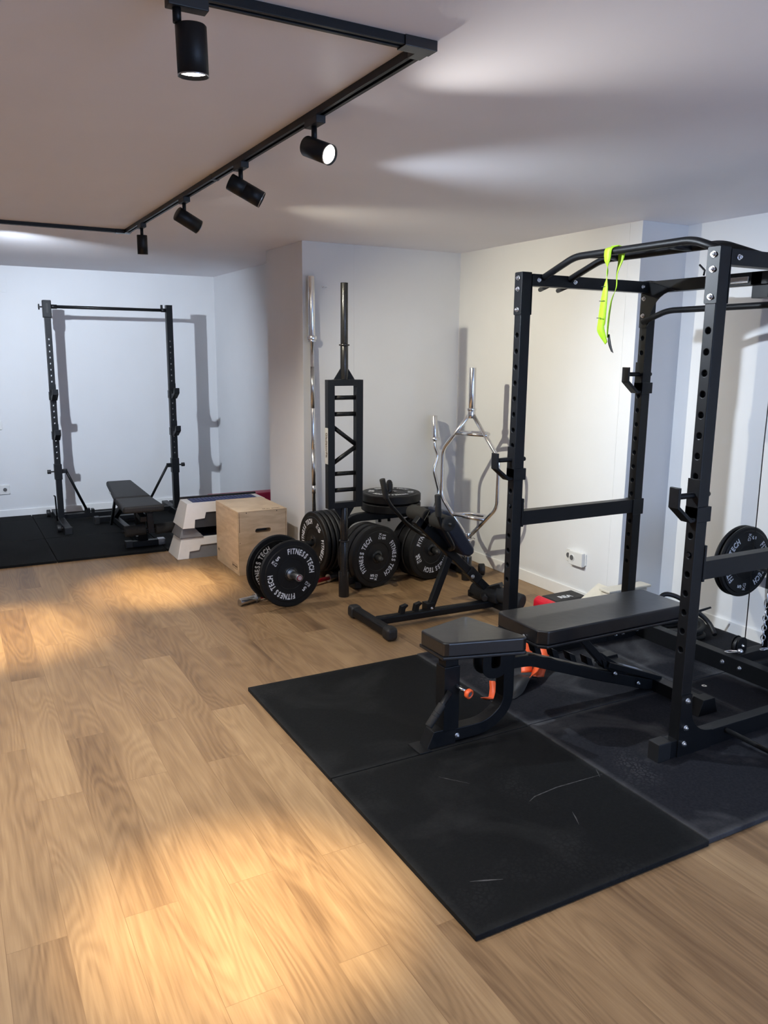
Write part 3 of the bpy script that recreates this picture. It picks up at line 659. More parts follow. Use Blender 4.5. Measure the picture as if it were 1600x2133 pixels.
# ------------------------------------------------------------------ far squat stand
t = thing('squat_stand', 'black squat stand with a pull-up bar against the back wall', 'squat rack', (1.45, 8.0, MH))
HZ = [1.745-.0545*i for i in range(21)]
SX = [(.873, .925), (1.968, 2.026)]
for k, (x0, x1) in enumerate(SX):
    o = obj('upright', box(NB(), x0, x1, 7.98, 8.04, .09, 2.085), STEEL, t)
    cut(o, lambda b: [cyl(b, V(((x0+x1)/2, 7.9, z))-t.location, V(((x0+x1)/2, 8.1, z))-t.location, .009, n=12) for z in HZ if not (1.19 < z < 1.34 or .84 < z < .93 or .42 < z < .6)])
    xc = (x0+x1)/2; s = 1 if k == 0 else -1
    obj('foot_beam', box(NB(), xc-.03, xc+.03, 7.53, 8.52, MH, MH+.062), STEEL, t, bev=.003)
    obj('foot_cap', box(NB(), xc-.034, xc+.034, 7.515, 7.56, MH, MH+.066), PLAST, t, bev=.004)
    for z in (1.25, .885):
        o = obj('bar_catch', box(NB(), x0-.006, x1+.006, 7.975, 8.042, z-.055, z+.02), STEEL, t, bev=.002)
        bm = NB(); prism(bm, [(0, -.055), (-.05, -.055), (-.15, .0), (-.15, .05), (-.135, .05), (-.10, .0), (-.03, -.012), (0, .04)], (xc-.022, 7.975, z), (0, 1, 0), (0, 0, 1), (.05, 0, 0))
        obj('hook', bm, STEEL, o, bev=.003)
        obj('catch_back', box(NB(), x0-.002, x1+.002, 7.978, 7.986, z+.02, z+.09), STEEL, o)
    c = obj('height_collar', box(NB(), x0-.007, x1+.007, 7.976, 8.044, .455, .60), STEEL, t, bev=.002)
    xo = x0-.006 if k == 0 else x1+.006
    bm = NB(); cyl(bm, (xo, 8.01, .53), (xo-s*.03, 8.01, .53), .007, n=12); cyl(bm, (xo-s*.03, 8.01, .53), (xo-s*.062, 8.01, .53), .019, n=20); obj('knob', bm, PLAST, c, bev=.002)
    xi = x1 if k == 0 else x0
    obj('brace_bracket', box(NB(), min(xi, xi+s*.055), max(xi, xi+s*.055), 7.995, 8.025, .51, .55), STEEL, t, bev=.006)
    obj('brace', cyl(NB(), (xi+s*.045, 8.01, .53), (xi+s*.235, 8.17, .10), .0125, n=16), STEEL, t)
    obj('brace_foot', box(NB(), xi+s*.235-.025, xi+s*.235+.025, 8.15, 8.19, .08, .13), STEEL, t, bev=.004)
    for y in (7.66, 8.46): 
        bm = NB(); xw = x0-.055 if k == 0 else x1+.01; cyl(bm, (xw, y, MH+.035), (xw+.035, y, MH+.035), .034, n=24); cyl(bm, (xc, y, MH+.035), (xw, y, MH+.035), .008, n=10); obj('wheel', bm, PLAST, t, bev=.004)
obj('cross_beam', box(NB(), .90, 2.0, 8.15, 8.20, MH+.02, MH+.065), STEEL, t, bev=.003)
obj('beam_clamp', box(NB(), 1.20, 1.225, 8.14, 8.21, MH+.02, MH+.10), STEEL, t, bev=.003)
o = obj('pull_up_bar', cyl(NB(), (.925, 8.01, 2.035), (1.97, 8.01, 2.035), .0145, n=20), STEEL, t)
obj('bar_end', cyl(NB(), (.925, 8.01, 2.035), (.985, 8.01, 2.035), .019, n=20), STEEL, t); obj('bar_end', cyl(NB(), (1.925, 8.01, 2.035), (1.97, 8.01, 2.035), .018, n=20), STEEL, t)
obj('bar_pin', cyl(NB(), (1.93, 8.01, 2.03), (1.93, 8.01, 2.085), .011, n=14), STEEL, t)
c = obj('top_sleeve', box(NB(), .862, .935, 7.975, 8.046, 1.935, 2.09), STEEL, t, bev=.006)
obj('pull_slot', prism(NB(), rrect(.018, .085, .008), (.898, 7.9752, 2.02), (1, 0, 0), (0, 0, 1), (0, -.001, 0)), DARKH, c)
bm = NB(); cyl(bm, (.862, 8.01, 2.03), (.838, 8.01, 2.03), .007, n=12); cyl(bm, (.838, 8.01, 2.03), (.828, 8.01, 2.03), .026, n=20); obj('knob', bm, PLAST, c, bev=.002)
obj('storage_pin', tube(NB(), [(.862, 8.0, .06), (.855, 7.99, .30), (.845, 7.985, .305)], .007, 10), STEEL, t)
# far bench
t = thing('weight_bench', 'matte black folding bench with foam leg rollers, between the squat stand legs', 'bench', (1.38, 7.0, MH), group=None)
def pad(name, poly, z0, z1, mt, parent, tilt=None, seam=True, bev=.018):
    bm = NB(); prism(bm, poly, (0, 0, z0), (1, 0, 0), (0, 1, 0), (0, 0, z1-z0))
    if tilt: bm.transform(tilt)
    return obj(name, bm, mt, parent, bev=bev, seg=4)
T1 = M4.Translation((0, 6.90, .42)) @ M4.Rotation(math.radians(6), 4, 'X') @ M4.Translation((0, -6.90, -.42))
pad('backrest', [(1.20, 6.90), (1.505, 6.90), (1.455, 7.47), (1.235, 7.47)], .385, .435, LEATHF, t, T1)
pad('seat', [(1.185, 6.45), (1.51, 6.45), (1.505, 6.885), (1.20, 6.885)], .375, .43, LEATHF, t)
obj('care_label', box(NB(), 1.213, 1.215, 7.15, 7.22, .425, .44), SOCK, t)
obj('spine', bar(NB(), (1.36, 6.55, .30), (1.36, 7.35, .36), .05, .045), STEEL, t, bev=.003)
obj('rear_leg', bar(NB(), (1.36, 7.20, .36), (1.36, 7.85, .08), .045, .045), STEEL, t, bev=.003)
obj('front_leg', bar(NB(), (1.36, 6.75, .34), (1.41, 6.82, .05), .07, .05, (0, 1, 0)), STEEL, t, bev=.003)
obj('prop', bar(NB(), (1.24, 7.1, .38), (1.24, 7.35, .12), .02, .03), STEEL, t, bev=.002)
obj('base_beam', bar(NB(), (1.38, 6.85, .07), (1.36, 7.9, .07), .05, .05), STEEL, t, bev=.003)
obj('rear_foot', bar(NB(), (1.19, 7.9, .06), (1.66, 7.9, .06), .06, .05), STEEL, t, bev=.004)
obj('rear_foot_cap', box(NB(), 1.18, 1.225, 7.865, 7.935, MH, .09), PLAST, t, bev=.005)
obj('front_foot', bar(NB(), (1.26, 6.80, .045), (1.58, 6.80, .045), .06, .05), STEEL, t, bev=.004)
for x0 in (1.25, 1.52): obj('front_foot_cap', box(NB(), x0, x0+.06, 6.765, 6.835, MH, .075), SATIN if x0 > 1.4 else PLAST, t, bev=.005)
obj('roller_arm', bar(NB(), (1.42, 6.62, .34), (1.43, 6.62, .17), .05, .045, (0, 1, 0)), STEEL, t, bev=.003)
obj('roller_axle', cyl(NB(), (1.20, 6.62, .195), (1.68, 6.62, .205), .012, n=14), STEEL, t)
for x0, x1 in ((1.215, 1.385), (1.465, 1.665)): obj('foam_roller', cyl(NB(), (x0, 6.62, .195), (x1, 6.62, .205), .045, n=32), FOAM, t, bev=.01)

# ------------------------------------------------------------------ back-extension machine (abdominal trainer)
t = thing('back_extension_bench', 'black folded roman chair with foam rollers, two handles and a navy pad', 'exercise machine', (2.6, 4.08, 0))
gy = 4.09
obj('front_foot', bar(NB(), (2.185, 3.9, .045), (2.185, 4.34, .045), .06, .06), STEEL, t, bev=.014, seg=3)
for y0, y1 in ((3.85, 3.93), (4.31, 4.39)): obj('foot_cap', bar(NB(), (2.185, y0, .043), (2.185, y1, .043), .076, .08), PLAST, t, bev=.024, seg=4)
obj('base_tube', bar(NB(), (2.20, gy, .055), (3.12, gy-.03, .055), .055, .05), STEEL, t, bev=.012)
for x in (2.36, 2.46):
    bm = NB(); prism(bm, [(0, 0), (.03, 0), (.035, .03), (.055, .045), (.05, .055), (.01, .045)], (x, gy-.02, .078), (1, 0, 0), (0, 0, 1), (0, .035, 0)); obj('adjuster_tab', bm, STEEL, t, bev=.001)
obj('brace', bar(NB(), (2.575, gy, .06), (2.715, gy, .395), .045, .035, (0, 1, 0)), STEEL, t, bev=.003)
obj('brace_clevis', box(NB(), 2.545, 2.60, gy-.035, gy+.035, .04, .12), STEEL, t, bev=.004)
bolt(t, (2.575, gy-.035, .09), (0, -1, 0), .007)
obj('column', bar(NB(), (3.11, gy, .06), (2.47, gy, .66), .05, .05, (0, 1, 0)), STEEL, t, bev=.004)
obj('column_clamp', bar(NB(), (2.86, gy, .30), (2.94, gy, .22), .065, .065, (0, 1, 0)), STEEL, t, bev=.004)
bolt(t, (2.88, gy-.033, .255), (0, -1, 0), .012, mt=SATIN)
obj('roller_bracket', bar(NB(), (2.50, gy, .60), (2.57, gy, .70), .04, .05, (0, 1, 0)), STEEL, t, bev=.003)
obj('roller_axle', cyl(NB(), (2.545, 3.80, .672), (2.545, 4.30, .672), .012, n=14), STEEL, t)
for y0, y1 in ((4.07, 4.27), (3.83, 4.0)): obj('foam_roller', cyl(NB(), (2.545, y0, .672), (2.545, y1, .672), .046, n=32), FOAM, t, bev=.01)
for pts in ([(2.375, 4.35, .875), (2.41, 4.35, .735), (2.565, 4.345, .565), (2.66, 4.33, .50), (2.70, 4.12, .47)], [(2.475, 3.86, .845), (2.485, 3.86, .70), (2.60, 3.86, .52), (2.70, 4.06, .45)]):
    o = obj('handle_bar', tube(NB(), pts, .0125, 16, rad=.06), STEEL, t)
    d = V(pts[1])-V(pts[0]); obj('hand_grip', tube(NB(), [V(pts[0])-d*.03, V(pts[0])+d*.88], .0185, 20), FOAM, o, bev=.005)
bm = NB(); prism(bm, [(2.555, .735), (2.60, .728), (2.655, .68), (2.80, .475), (2.80, .445), (2.765, .425), (2.72, .44), (2.555, .66)], (0, 3.93, 0), (1, 0, 0), (0, 0, 1), (0, .17, 0))
obj('hip_pad', bm, NAVY, t, bev=.014, seg=3)
obj('pad_frame', bar(NB(), (2.58, gy, .60), (2.76, gy, .42), .06, .03, (0, 1, 0)), STEEL, t, bev=.002)
obj('rear_foot', bar(NB(), (3.07, 3.88, .05), (3.07, 4.34, .05), .06, .05), STEEL, t, bev=.01)
for (p, q, r) in (((2.98, 4.19, .125), (3.05, 3.99, .115), .05), ((3.05, 4.02, .13), (3.12, 3.84, .11), .05)):
    obj('foot_roller', cyl(NB(), p, q, r, n=28), FOAM, t, bev=.012)
obj('foot_plate', bar(NB(), (2.96, 4.18, .10), (3.07, 4.0, .19), .06, .03), STEEL, t, bev=.004)
obj('height_knob', cyl(NB(), (2.97, 4.06, .12), (2.94, 4.0, .115), .02, n=20), PLAST, t, bev=.004)

# ------------------------------------------------------------------ power rack
rk = t = thing('power_rack', 'tall black power rack with pull-up bars and cable tower, standing on the rubber mats', 'power rack', (3.0, 2.7, MH))
PX = [(2.545, 2.605), (3.41, 3.47)]; PY = [(2.095, 2.145), (3.248, 3.30)]; TOP = 2.05
HOLES = [1.745-.079*i for i in range(18)]
for (x0, x1) in PX:
    for (y0, y1) in PY:
        o = obj('post', box(NB(), x0, x1, y0, y1, MH+.001, TOP), STEEL, t)
        yc = (y0+y1)/2
        cut(o, lambda b: [cyl(b, V((x0-.02, yc, z))-t.location, V((x1+.02, yc, z))-t.location, .0125, n=16) for z in HOLES if z > .42])
        bv = o.modifiers.new('bevel', 'BEVEL'); bv.width = .003; bv.segments = 2; bv.limit_method = 'ANGLE'; bv.angle_limit = math.radians(60)
        fr = x0 < 3
        xs_ = x0 if fr else x1; s = -1 if fr else 1
        if fr:
            pl = obj('joint_plate', prism(NB(), rrect(.058, .205, .006), (x0, yc, 1.946), (0, 1, 0), (0, 0, 1), (-.004, 0, 0)), STEEL, t, bev=.001)
            for z in (2.02, 1.967, 1.868): bolt(pl, (x0-.004, yc-.001, z), (-1, 0, 0), .0105)
        obj('joint_plate', box(NB(), x1 if fr else x0-.004, x1+.004 if fr else x0, y0-.002, y1+.002, 1.845, 1.985), STEEL, t, bev=.001)
        # lower gusset on the outer side
        ys_ = y0 if y0 < 3 else y0; 
        pts = [(0, 0), (.27, 0), (.27, .012)] if False else None
        g = [(-.002, 0)] + [(.20, 0), (.20, .082)] + [(.20-.135*math.sin(a), .082+.11*(1-math.cos(a))) for a in [i*PI/2/8 for i in range(1, 9)]] + [(.058, .27), (-.002, .27)]
        sg = 1 if fr else -1; gx = x0 if fr else x1
        g = [(gx+sg*a, MH+b) for a, b in g]
        gp = obj('foot_gusset', prism(NB(), g, (0, y0-.006, 0), (1, 0, 0), (0, 0, 1), (0, .006, 0)), STEEL, t)
        for (a, z) in ((.030, .245), (.033, .125), (.030, .055)): bolt(gp, (gx+sg*a, y0-.006, MH+z), (0, -1, 0), .011)
for (y0, y1) in PY:
    yc = (y0+y1)/2
    obj('base_beam', box(NB(), 2.47, 3.56, y0, y1, MH, MH+.075), STEEL, t, bev=.002)
    obj('beam_end_cap', box(NB(), 2.435, 2.505, y0-.004, y1+.004, MH, MH+.08), PLAST, t, bev=.003)
    bt = obj('top_beam', box(NB(), 2.609, 3.406, y0, y1, 1.985, 2.043), STEEL, t, bev=.002)
    for x in (2.648, 2.883, 3.36): bolt(bt, (x, y0, 2.014), (0, -1, 0), .0095)
    # safety bar between the posts with its sleeves
    sb = obj('safety_bar', box(NB(), 2.612, 3.404, y0, y1, .772, .848), STEEL, t, bev=.002)
    obj('bar_sleeve', box(NB(), 2.604, 2.616, y0-.004, y1+.004, .765, .915), STEEL, sb, bev=.002)
    obj('bar_sleeve', box(NB(), 3.40, 3.48, y0-.006, y1+.006, .76, .85), STEEL, sb, bev=.002)
    obj('locking_pin', cyl(NB(), (2.538, yc, .878), (2.55, yc, .878), .009, n=14), STEEL, sb)
for x in (3.33, 3.385, 3.50): bolt(rk, (x, 3.242, .055), (0, -1, 0), .010)
bb = obj('base_beam', box(NB(), 3.50, 3.56, 2.10, 3.30, MH, MH+.09), STEEL, t, bev=.002)
for y in (2.64, 2.535): bolt(bb, (3.50, y, .07), (-1, 0, 0), .011)
obj('top_beam', box(NB(), 3.41, 3.47, 2.145, 3.248, 1.985, 2.045), STEEL, t, bev=.002)
for (ya, s) in ((3.25, -1), (2.145, 1)):
    g = [(0, 2.045), (s*.19, 1.985)] + [(s*(.02+.15*(1-math.sin(a))), 1.985-.16*(1-math.cos(a))) for a in [i*PI/2/8 for i in range(1, 9)]] + [(0, 1.80)]
    obj('corner_gusset', prism(NB(), g, (3.402, ya, 0), (0, 1, 0), (0, 0, 1), (.006, 0, 0)), STEEL, t)
    pl = obj('joint_plate', prism(NB(), rrect(.05, .20, .006), (3.41, ya-s*.026, 1.90), (0, 1, 0), (0, 0, 1), (-.005, 0, 0)), STEEL, t, bev=.001)
    for z in (1.955, 1.865): bolt(pl, (3.405, ya-s*.026, z), (-1, 0, 0), .0105)
# multi-grip pull-up bars
for x, h in ((2.68, .078), (2.85, .075)):
    obj('pull_up_bar', tube(NB(), [(x, 3.25, 2.028), (x, 3.03, 2.028+h), (x, 2.34, 2.028+h), (x, 2.13, 2.028)], .0165, 20, rad=.05), STEEL, t)
for z in (2.095,):
    obj('cross_grip', tube(NB(), [(2.68, 2.95, 2.105), (2.765, 2.90, 2.105), (2.85, 2.93, 2.10)], .0135, 16, rad=.03), STEEL, t)
    obj('cross_grip', tube(NB(), [(2.68, 2.47, 2.105), (2.765, 2.52, 2.105), (2.85, 2.49, 2.10)], .0135, 16, rad=.03), STEEL, t)
for x in (2.74, 2.86): obj('storage_stub', tube(NB(), [(x, 3.28, 1.995), (x+.06, 3.42, 1.985)], .012, 14), STEEL, t)
obj('rear_pull_up_bar', tube(NB(), [(3.385, 3.255, 1.83), (3.385, 3.09, 1.885), (3.385, 2.30, 1.887), (3.385, 2.13, 1.83)], .0155, 20, rad=.05), STEEL, t)
obj('band_peg', tube(NB(), [(3.42, 2.905, 2.05), (3.42, 2.90, 2.075), (3.42, 2.935, 2.105)], .005, 10), STEEL, t)
# J hooks
def jhook(x0, y0, y1, z, nm='bar_hook'):
    o = obj('bar_hook', box(NB(), x0-.006, x0-.0005, y0-.004, y1+.004, z, z+.155), STEEL, t, bev=.001)
    obj('hook_wrap', box(NB(), x0-.006, x0+.072, y0-.006, y1+.006, z-.015, z+.045), STEEL, o, bev=.002)
    g = [(0, -.012), (-.028, -.014), (-.105, .048), (-.105, .128), (-.092, .128), (-.092, .055), (-.02, -.0), (0, -.0)]
    obj('hook_arm', prism(NB(), g, (x0-.006, (y0+y1)/2-.024, z), (1, 0, 0), (0, 0, 1), (0, .048, 0)), STEEL, o, bev=.002)
    obj('hook_pin', cyl(NB(), (x0-.085, (y0+y1)/2, z+.09), (x0+.085, (y0+y1)/2, z+.09), .0115, n=16), STEEL, o, bev=.003)
for (x0, y0, y1, z) in ((2.545, 3.248, 3.30, 1.03), (2.545, 2.095, 2.145, 1.028), (3.41, 3.248, 3.30, 1.46)): jhook(x0, y0, y1, z)
# cable tower
obj('tower_post', box(NB(), 3.93, 3.98, 2.66, 2.71, MH+.08, 2.05), STEEL, t, bev=.002)
obj('tower_top_beam', box(NB(), 3.41, 3.99, 2.56, 2.62, 1.985, 2.045), STEEL, t, bev=.002)
lb = obj('pulley_housing', box(NB(), 3.43, 3.62, 2.535, 2.625, 1.925, 1.985), STEEL, t, bev=.002)
for x in (3.47, 3.58): bolt(lb, (x, 2.535, 1.955), (0, -1, 0), .01)
obj('pulley_plate', box(NB(), 3.404, 3.4095, 2.63, 2.73, 1.995, 2.025), SATIN, t, bev=.002)
obj('guide_rod', cyl(NB(), (3.80, 2.615, .08), (3.80, 2.615, 2.0), .0145, n=20), STEELG, t)
obj('low_beam', box(NB(), 3.55, 3.99, 2.60, 2.66, MH+.03, MH+.085), STEEL, t, bev=.002)
pu = obj('low_pulley', cyl(NB(), (3.655, 2.655, .125), (3.655, 2.675, .125), .045, n=32), PLAST, t, bev=.003)
obj('pulley_cheek', prism(NB(), rrect(.075, .10, .03), (3.655, 2.645, .125), (1, 0, 0), (0, 0, 1), (0, .006, 0)), STEEL, pu, bev=.001)
obj('pulley_cheek', prism(NB(), rrect(.075, .10, .03), (3.655, 2.68, .125), (1, 0, 0), (0, 0, 1), (0, .006, 0)), STEEL, pu, bev=.001)
bolt(pu, (3.655, 2.645, .13), (0, -1, 0), .008)
obj('cable', tube(NB(), [(3.70, 2.665, .13), (3.70, 2.672, 1.2), (3.70, 2.665, 1.97)], .0028, 8), PLAST, t)
obj('cable', tube(NB(), [(3.61, 2.55, 1.93), (3.64, 2.52, 1.7), (3.66, 2.49, 1.3)], .0028, 8), PLAST, t)
cr = obj('weight_carriage', bar(NB(), (3.80, 2.60, .44), (3.80, 2.60, .66), .07, .05, (0, 1, 0)), STEEL, t, bev=.003)
obj('carriage_peg', cyl(NB(), (3.84, 2.62, .53), (3.84, 2.98, .53), .0245, n=24), SATIN, cr)
G = 'plates loaded on the cable tower'
for i in range(2):
    plate(5, .03, ('black 5 KG bumper plate on the cable tower carriage, its face toward the rack', 'black bumper plate behind the first one on the cable tower carriage')[i], aim((3.835, 2.80+.032*i, .535), (-.05, -1, 0)), G, r=.212, text=(i == 0), spin=math.radians(-8))
# chain and carabiners
ch = thing('steel_chain', 'short bright steel chain hanging beside the tower post at the right edge', 'chain', (3.70, 2.56, .14))
for i in range(9):
    z = .385-.027*i
    bm = NB(); ring = []
    for j in range(20):
        a = 2*PI*j/20; e = .017 if i > 1 else .026
        ring.append(V((.0105*math.cos(a), 0, e*math.sin(a))))
    rot = M4.Rotation(PI/2*(i % 2)+.5, 4, 'Z'); zz = z if i > 1 else .385+.03*(1-i)
    tube(bm, [V((3.70, 2.56, zz)) + rot @ p for p in ring], .0028, 8, closed=True); obj('link', bm, ZINC, ch)
def carabiner(label, p, rot, s=1):
    t = thing('carabiner', label, 'carabiner', p)
    bm = NB(); tube(bm, [V(p)+rot @ V((.012*s*math.cos(a)*(1.25 if math.sin(a) < 0 else .8), 0, .032*s*math.sin(a))) for a in [2*PI*j/24 for j in range(24)]], .0032, 8, closed=True)
    obj('hook_body', bm, ZINC, t)
    bm = NB(); bmesh.ops.create_uvsphere(bm, u_segments=16, v_segments=10, radius=.013*s, matrix=M4.Translation(V(p)+rot @ V((0, 0, .032*s))))
    for f in bm.faces: f.smooth = True
    obj('eye', bm, ZINC, t)
carabiner('bright steel carabiner lying on the base beam below the pulley', (3.545, 2.62, .125), M4.Rotation(.5, 4, 'Z') @ M4.Rotation(1.35, 4, 'X'), 1.2)
carabiner('small steel carabiner at the foot of the hanging chain', (3.71, 2.55, .135), M4.Rotation(1.1, 4, 'Z') @ M4.Rotation(1.4, 4, 'X'), .8)
obj('cross_rod', cyl(NB(), (2.84, 2.095, .075), (2.86, 1.55, .055), .011, n=16), STEEL, rk)

# lime resistance band over the pull-up bar
t = thing('resistance_band', 'lime green loop exercise band with black stitches hanging from the pull-up bar', 'exercise band', (2.68, 2.79, 1.70))
def ribbon(bm, pts, ws, th=.0022, mi=0):
    a = []
    for p, w_ in zip(pts, ws):
        p, w_ = V(p), V(w_); a.append((p-w_/2, p+w_/2))
    n_ = []
    for i in range(len(a)):
        d = V(pts[min(i+1, len(a)-1)])-V(pts[max(i-1, 0)]); n_.append(d.cross(V(ws[i])).normalized()*th)
    r = [[bm.verts.new(x) for x in (l, r_, r_+n, l+n)] for (l, r_), n in zip(a, n_)]
    for x, y in zip(r, r[1:]):
        for j in range(4):
            f = bm.faces.new((x[j], x[(j+1) % 4], y[(j+1) % 4], y[j])); f.smooth = (j % 2 == 0)
    bm.faces.new(r[0][::-1]); bm.faces.new(r[-1]); return bm
def spl(ctrl, k=8):
    out = []; n_ = len(ctrl)
    for i in range(n_-1):
        p0, p1, p2, p3 = [V(ctrl[max(0, min(n_-1, j))]) for j in (i-1, i, i+1, i+2)]
        for j in range(k):
            s = j/k; out.append(.5*((2*p1)+(-p0+p2)*s+(2*p0-5*p1+4*p2-p3)*s*s+(-p0+3*p1-3*p2+p3)*s**3))
    out.append(V(ctrl[-1])); return out
bx_ = 2.68
front = [(bx_, 2.775, 2.127), (bx_-.02, 2.79, 2.115), (bx_-.024, 2.79, 2.07), (bx_-.02, 2.79, 2.02), (bx_-.015, 2.80, 1.95), (bx_-.01, 2.812, 1.88), (bx_, 2.828, 1.80), (bx_, 2.83, 1.765), (bx_+.01, 2.80, 1.705)]
wf = [(0, .045, 0), (0, .045, 0), (0, .036, 0), (.014, .006, 0), (.012, .040, 0), (.008, .050, 0), (0, .046, .004), (0, .04, -.018), (0, .012, -.010)]
obj('front_strand', ribbon(NB(), spl(front), spl(wf)), LIME, t)
back = [(bx_, 2.775, 2.128), (bx_+.02, 2.757, 2.115), (bx_+.024, 2.755, 2.075), (bx_+.015, 2.765, 2.01), (bx_+.01, 2.76, 1.95), (bx_+.005, 2.78, 1.89), (bx_+.004, 2.79, 1.80), (bx_+.008, 2.795, 1.73)]
wb = [(0, .045, 0), (0, .045, 0), (0, .034, 0), (.01, .018, 0), (.014, .018, 0), (.018, .012, 0), (.02, .01, 0), (.01, .006, 0)]
obj('rear_strand', ribbon(NB(), spl(back), spl(wb)), LIME, t)
obj('black_end', ribbon(NB(), spl([(bx_+.012, 2.79, 1.745), (bx_+.014, 2.782, 1.70), (bx_+.016, 2.765, 1.665)]), spl([(0, .01, 0), (0, .018, .004), (0, .014, .006)])), PLAST, t)
bm = NB()
for (y, z, w_) in ((2.812, 1.955, .028), (2.818, 1.892, .034), (2.83, 1.817, .030)):
    bar(bm, (bx_-.0155, y-w_/2, z), (bx_-.0145, y+w_/2, z+.001), .0015, .003)
obj('stitch', bm, LIMED, t)

# ------------------------------------------------------------------ adjustable bench inside the rack
t = thing('adjustable_bench', 'black vinyl adjustable weight bench with an orange knob, inside the power rack', 'bench', (2.4, 2.655, MH))
by0, by1 = 2.62, 2.685; bc = (by0+by1)/2
pad('seat', [(1.695, 2.575), (1.715, 2.562), (2.03, 2.475), (2.05, 2.485), (1.975, 2.81), (1.955, 2.82), (1.70, 2.752), (1.69, 2.74)], .44, .503, LEATH, t, bev=.021)
obj('seat_piping', prism(NB(), [(1.69, 2.57), (2.035, 2.472), (2.048, 2.48), (1.972, 2.818), (1.958, 2.824), (1.69, 2.755)], (0, 0, .428), (1, 0, 0), (0, 1, 0), (0, 0, .014)), LEATH, t, bev=.004)
bp = pad('backrest', [(2.13, 2.52), (2.165, 2.485), (2.99, 2.482), (3.0, 2.49), (3.0, 2.755), (2.99, 2.77), (2.15, 2.81), (2.13, 2.79)], .44, .503, LEATH, t, bev=.021)
obj('piping', prism(NB(), [(2.128, 2.51), (2.16, 2.48), (2.99, 2.478), (3.0, 2.765), (2.15, 2.812), (2.128, 2.79)], (0, 0, .426), (1, 0, 0), (0, 1, 0), (0, 0, .014)), LEATH, bp, bev=.004)
obj('seam', bar(NB(), (2.30, 2.486, .5005), (2.30, 2.80, .5005), .003, .0012), DARKH, bp)
bolt(bp, (2.127, 2.60, .452), (-1, 0, 0), .009)
obj('seat_post', box(NB(), 1.742, 1.806, by0+.004, by1-.004, .36, .432), STEEL, t, bev=.003)
obj('post_sleeve', box(NB(), 1.734, 1.812, by0-.002, by1+.002, .085, .372), STEEL, t, bev=.004)
obj('front_beam', prism(NB(), [(1.655, MH), (1.80, MH), (1.80, .095), (1.69, .095)], (0, by0, 0), (1, 0, 0), (0, 0, 1), (0, by1-by0, 0)), STEEL, t, bev=.003)
obj('foot_plate', box(NB(), 1.61, 1.668, 2.60, 2.70, MH, MH+.006), STEEL, t, bev=.001)
br_ = obj('curved_member', sweep(NB(), [(1.785, bc, .057), (1.97, bc, .057), (2.075, bc, .13), (2.073, bc, .43)], by1-by0-.006, .056, (0, 1, 0), rad=.12), STEEL, t, bev=.003)
bolt(br_, (1.805, by0, .055), (0, -1, 0), .01)
for y in (by0-.004, by1-.004):
    obj('pivot_plate', sweep(NB(), [(1.948, y+.004, .43), (1.948, y+.004, .30), (2.042, y+.004, .30), (2.042, y+.004, .43)], .008, .045, (0, 1, 0), rad=.046), STEEL, t, bev=.001)
obj('main_frame', sweep(NB(), [(2.085, bc, .326), (2.20, bc, .318), (2.62, bc, .165), (2.95, bc, .055), (3.02, bc, .055)], by1-by0-.01, .052, (0, 1, 0), rad=.03), STEEL, t, bev=.003)
for i in range(5):
    x = 2.225+i*.105; z = .345-(x-2.225)*.355
    obj('ladder_tooth', prism(NB(), [(0, 0), (.035, -.012), (.02, .026), (-.016, .044)], (x, bc-.022, z), (1, 0, 0), (0, 0, 1), (0, .044, 0)), STEEL, t, bev=.001)
obj('support_strut', bar(NB(), (2.45, bc, .42), (2.67, bc, .20), .035, .03, (0, 1, 0)), STEEL, t, bev=.003)
obj('strut_fork', bar(NB(), (2.62, bc, .25), (2.80, bc, .13), .05, .02, (0, 1, 0)), STEEL, t, bev=.002)
rb = obj('rear_beam', sweep(NB(), [(2.66, bc, .215), (3.02, bc, .075)], .075, .026, (0, 1, 0)), STEEL, t, bev=.002)
bolt(t, (2.70, by0-.004, .165), (0, -1, 0), .009); bolt(t, (2.86, by0-.004, .085), (0, -1, 0), .009)
bm = NB(); mw = aim((2.80, bc, .1665), (.36, 0, .93), (0, 1, 0)) 
sl = -math.atan2(.08, .22)
mw = M4.Translation((2.835+.0050, bc, .147+.0131)) @ M4.Rotation(math.atan2(.14, .36), 4, 'Y')
put_text(bm, 'CORENGTH', .02, mw, bold=.0004)
for (a, b, c, d) in ((-.07, .07, .016, .018), (-.07, .07, -.018, -.016), (-.07, -.068, -.018, .018), (.068, .07, -.018, .018)):
    n0 = len(bm.verts); box(bm, a, b, c, d, 0, .0006); bm.verts.ensure_lookup_table()
    for v in bm.verts[n0:]: v.co = mw @ v.co
obj('logo_print', bm, LETTER, rb)
obj('back_frame', box(NB(), 2.20, 2.86, bc-.022, bc+.022, .395, .428), STEEL, t, bev=.002)
obj('rear_foot', box(NB(), 2.97, 3.03, 2.33, 2.97, MH, MH+.06), STEEL, t, bev=.003)
for y in (2.31, 2.93): obj('rear_foot_plate', prism(NB(), [(2.93, MH), (3.06, MH), (3.035, MH+.075), (2.96, MH+.075)], (0, y, 0), (1, 0, 0), (0, 0, 1), (0, .06, 0)), STEEL, t, bev=.002)
pn = obj('pull_pin', cyl(NB(), (1.795, by0, .282), (1.815, 2.575, .268), .009, n=16), CHROME, t)
bm = NB(); lathe(bm, [(.009, -.008), (.019, -.008), (.021, -.004), (.021, .008), (.018, .011), (.012, .011), (.012, .007), (0, .006)], 32); bm.transform(aim((1.82, 2.565, .263), (.25, -1, -.15)))
obj('orange_knob', bm, [ORANGE], pn)
bm = NB(); lathe(bm, [(0, .0085), (.0115, .0085)], 20); bm.transform(aim((1.82, 2.565, .263), (.25, -1, -.15))); obj('knob_centre', bm, GREYP, pn)
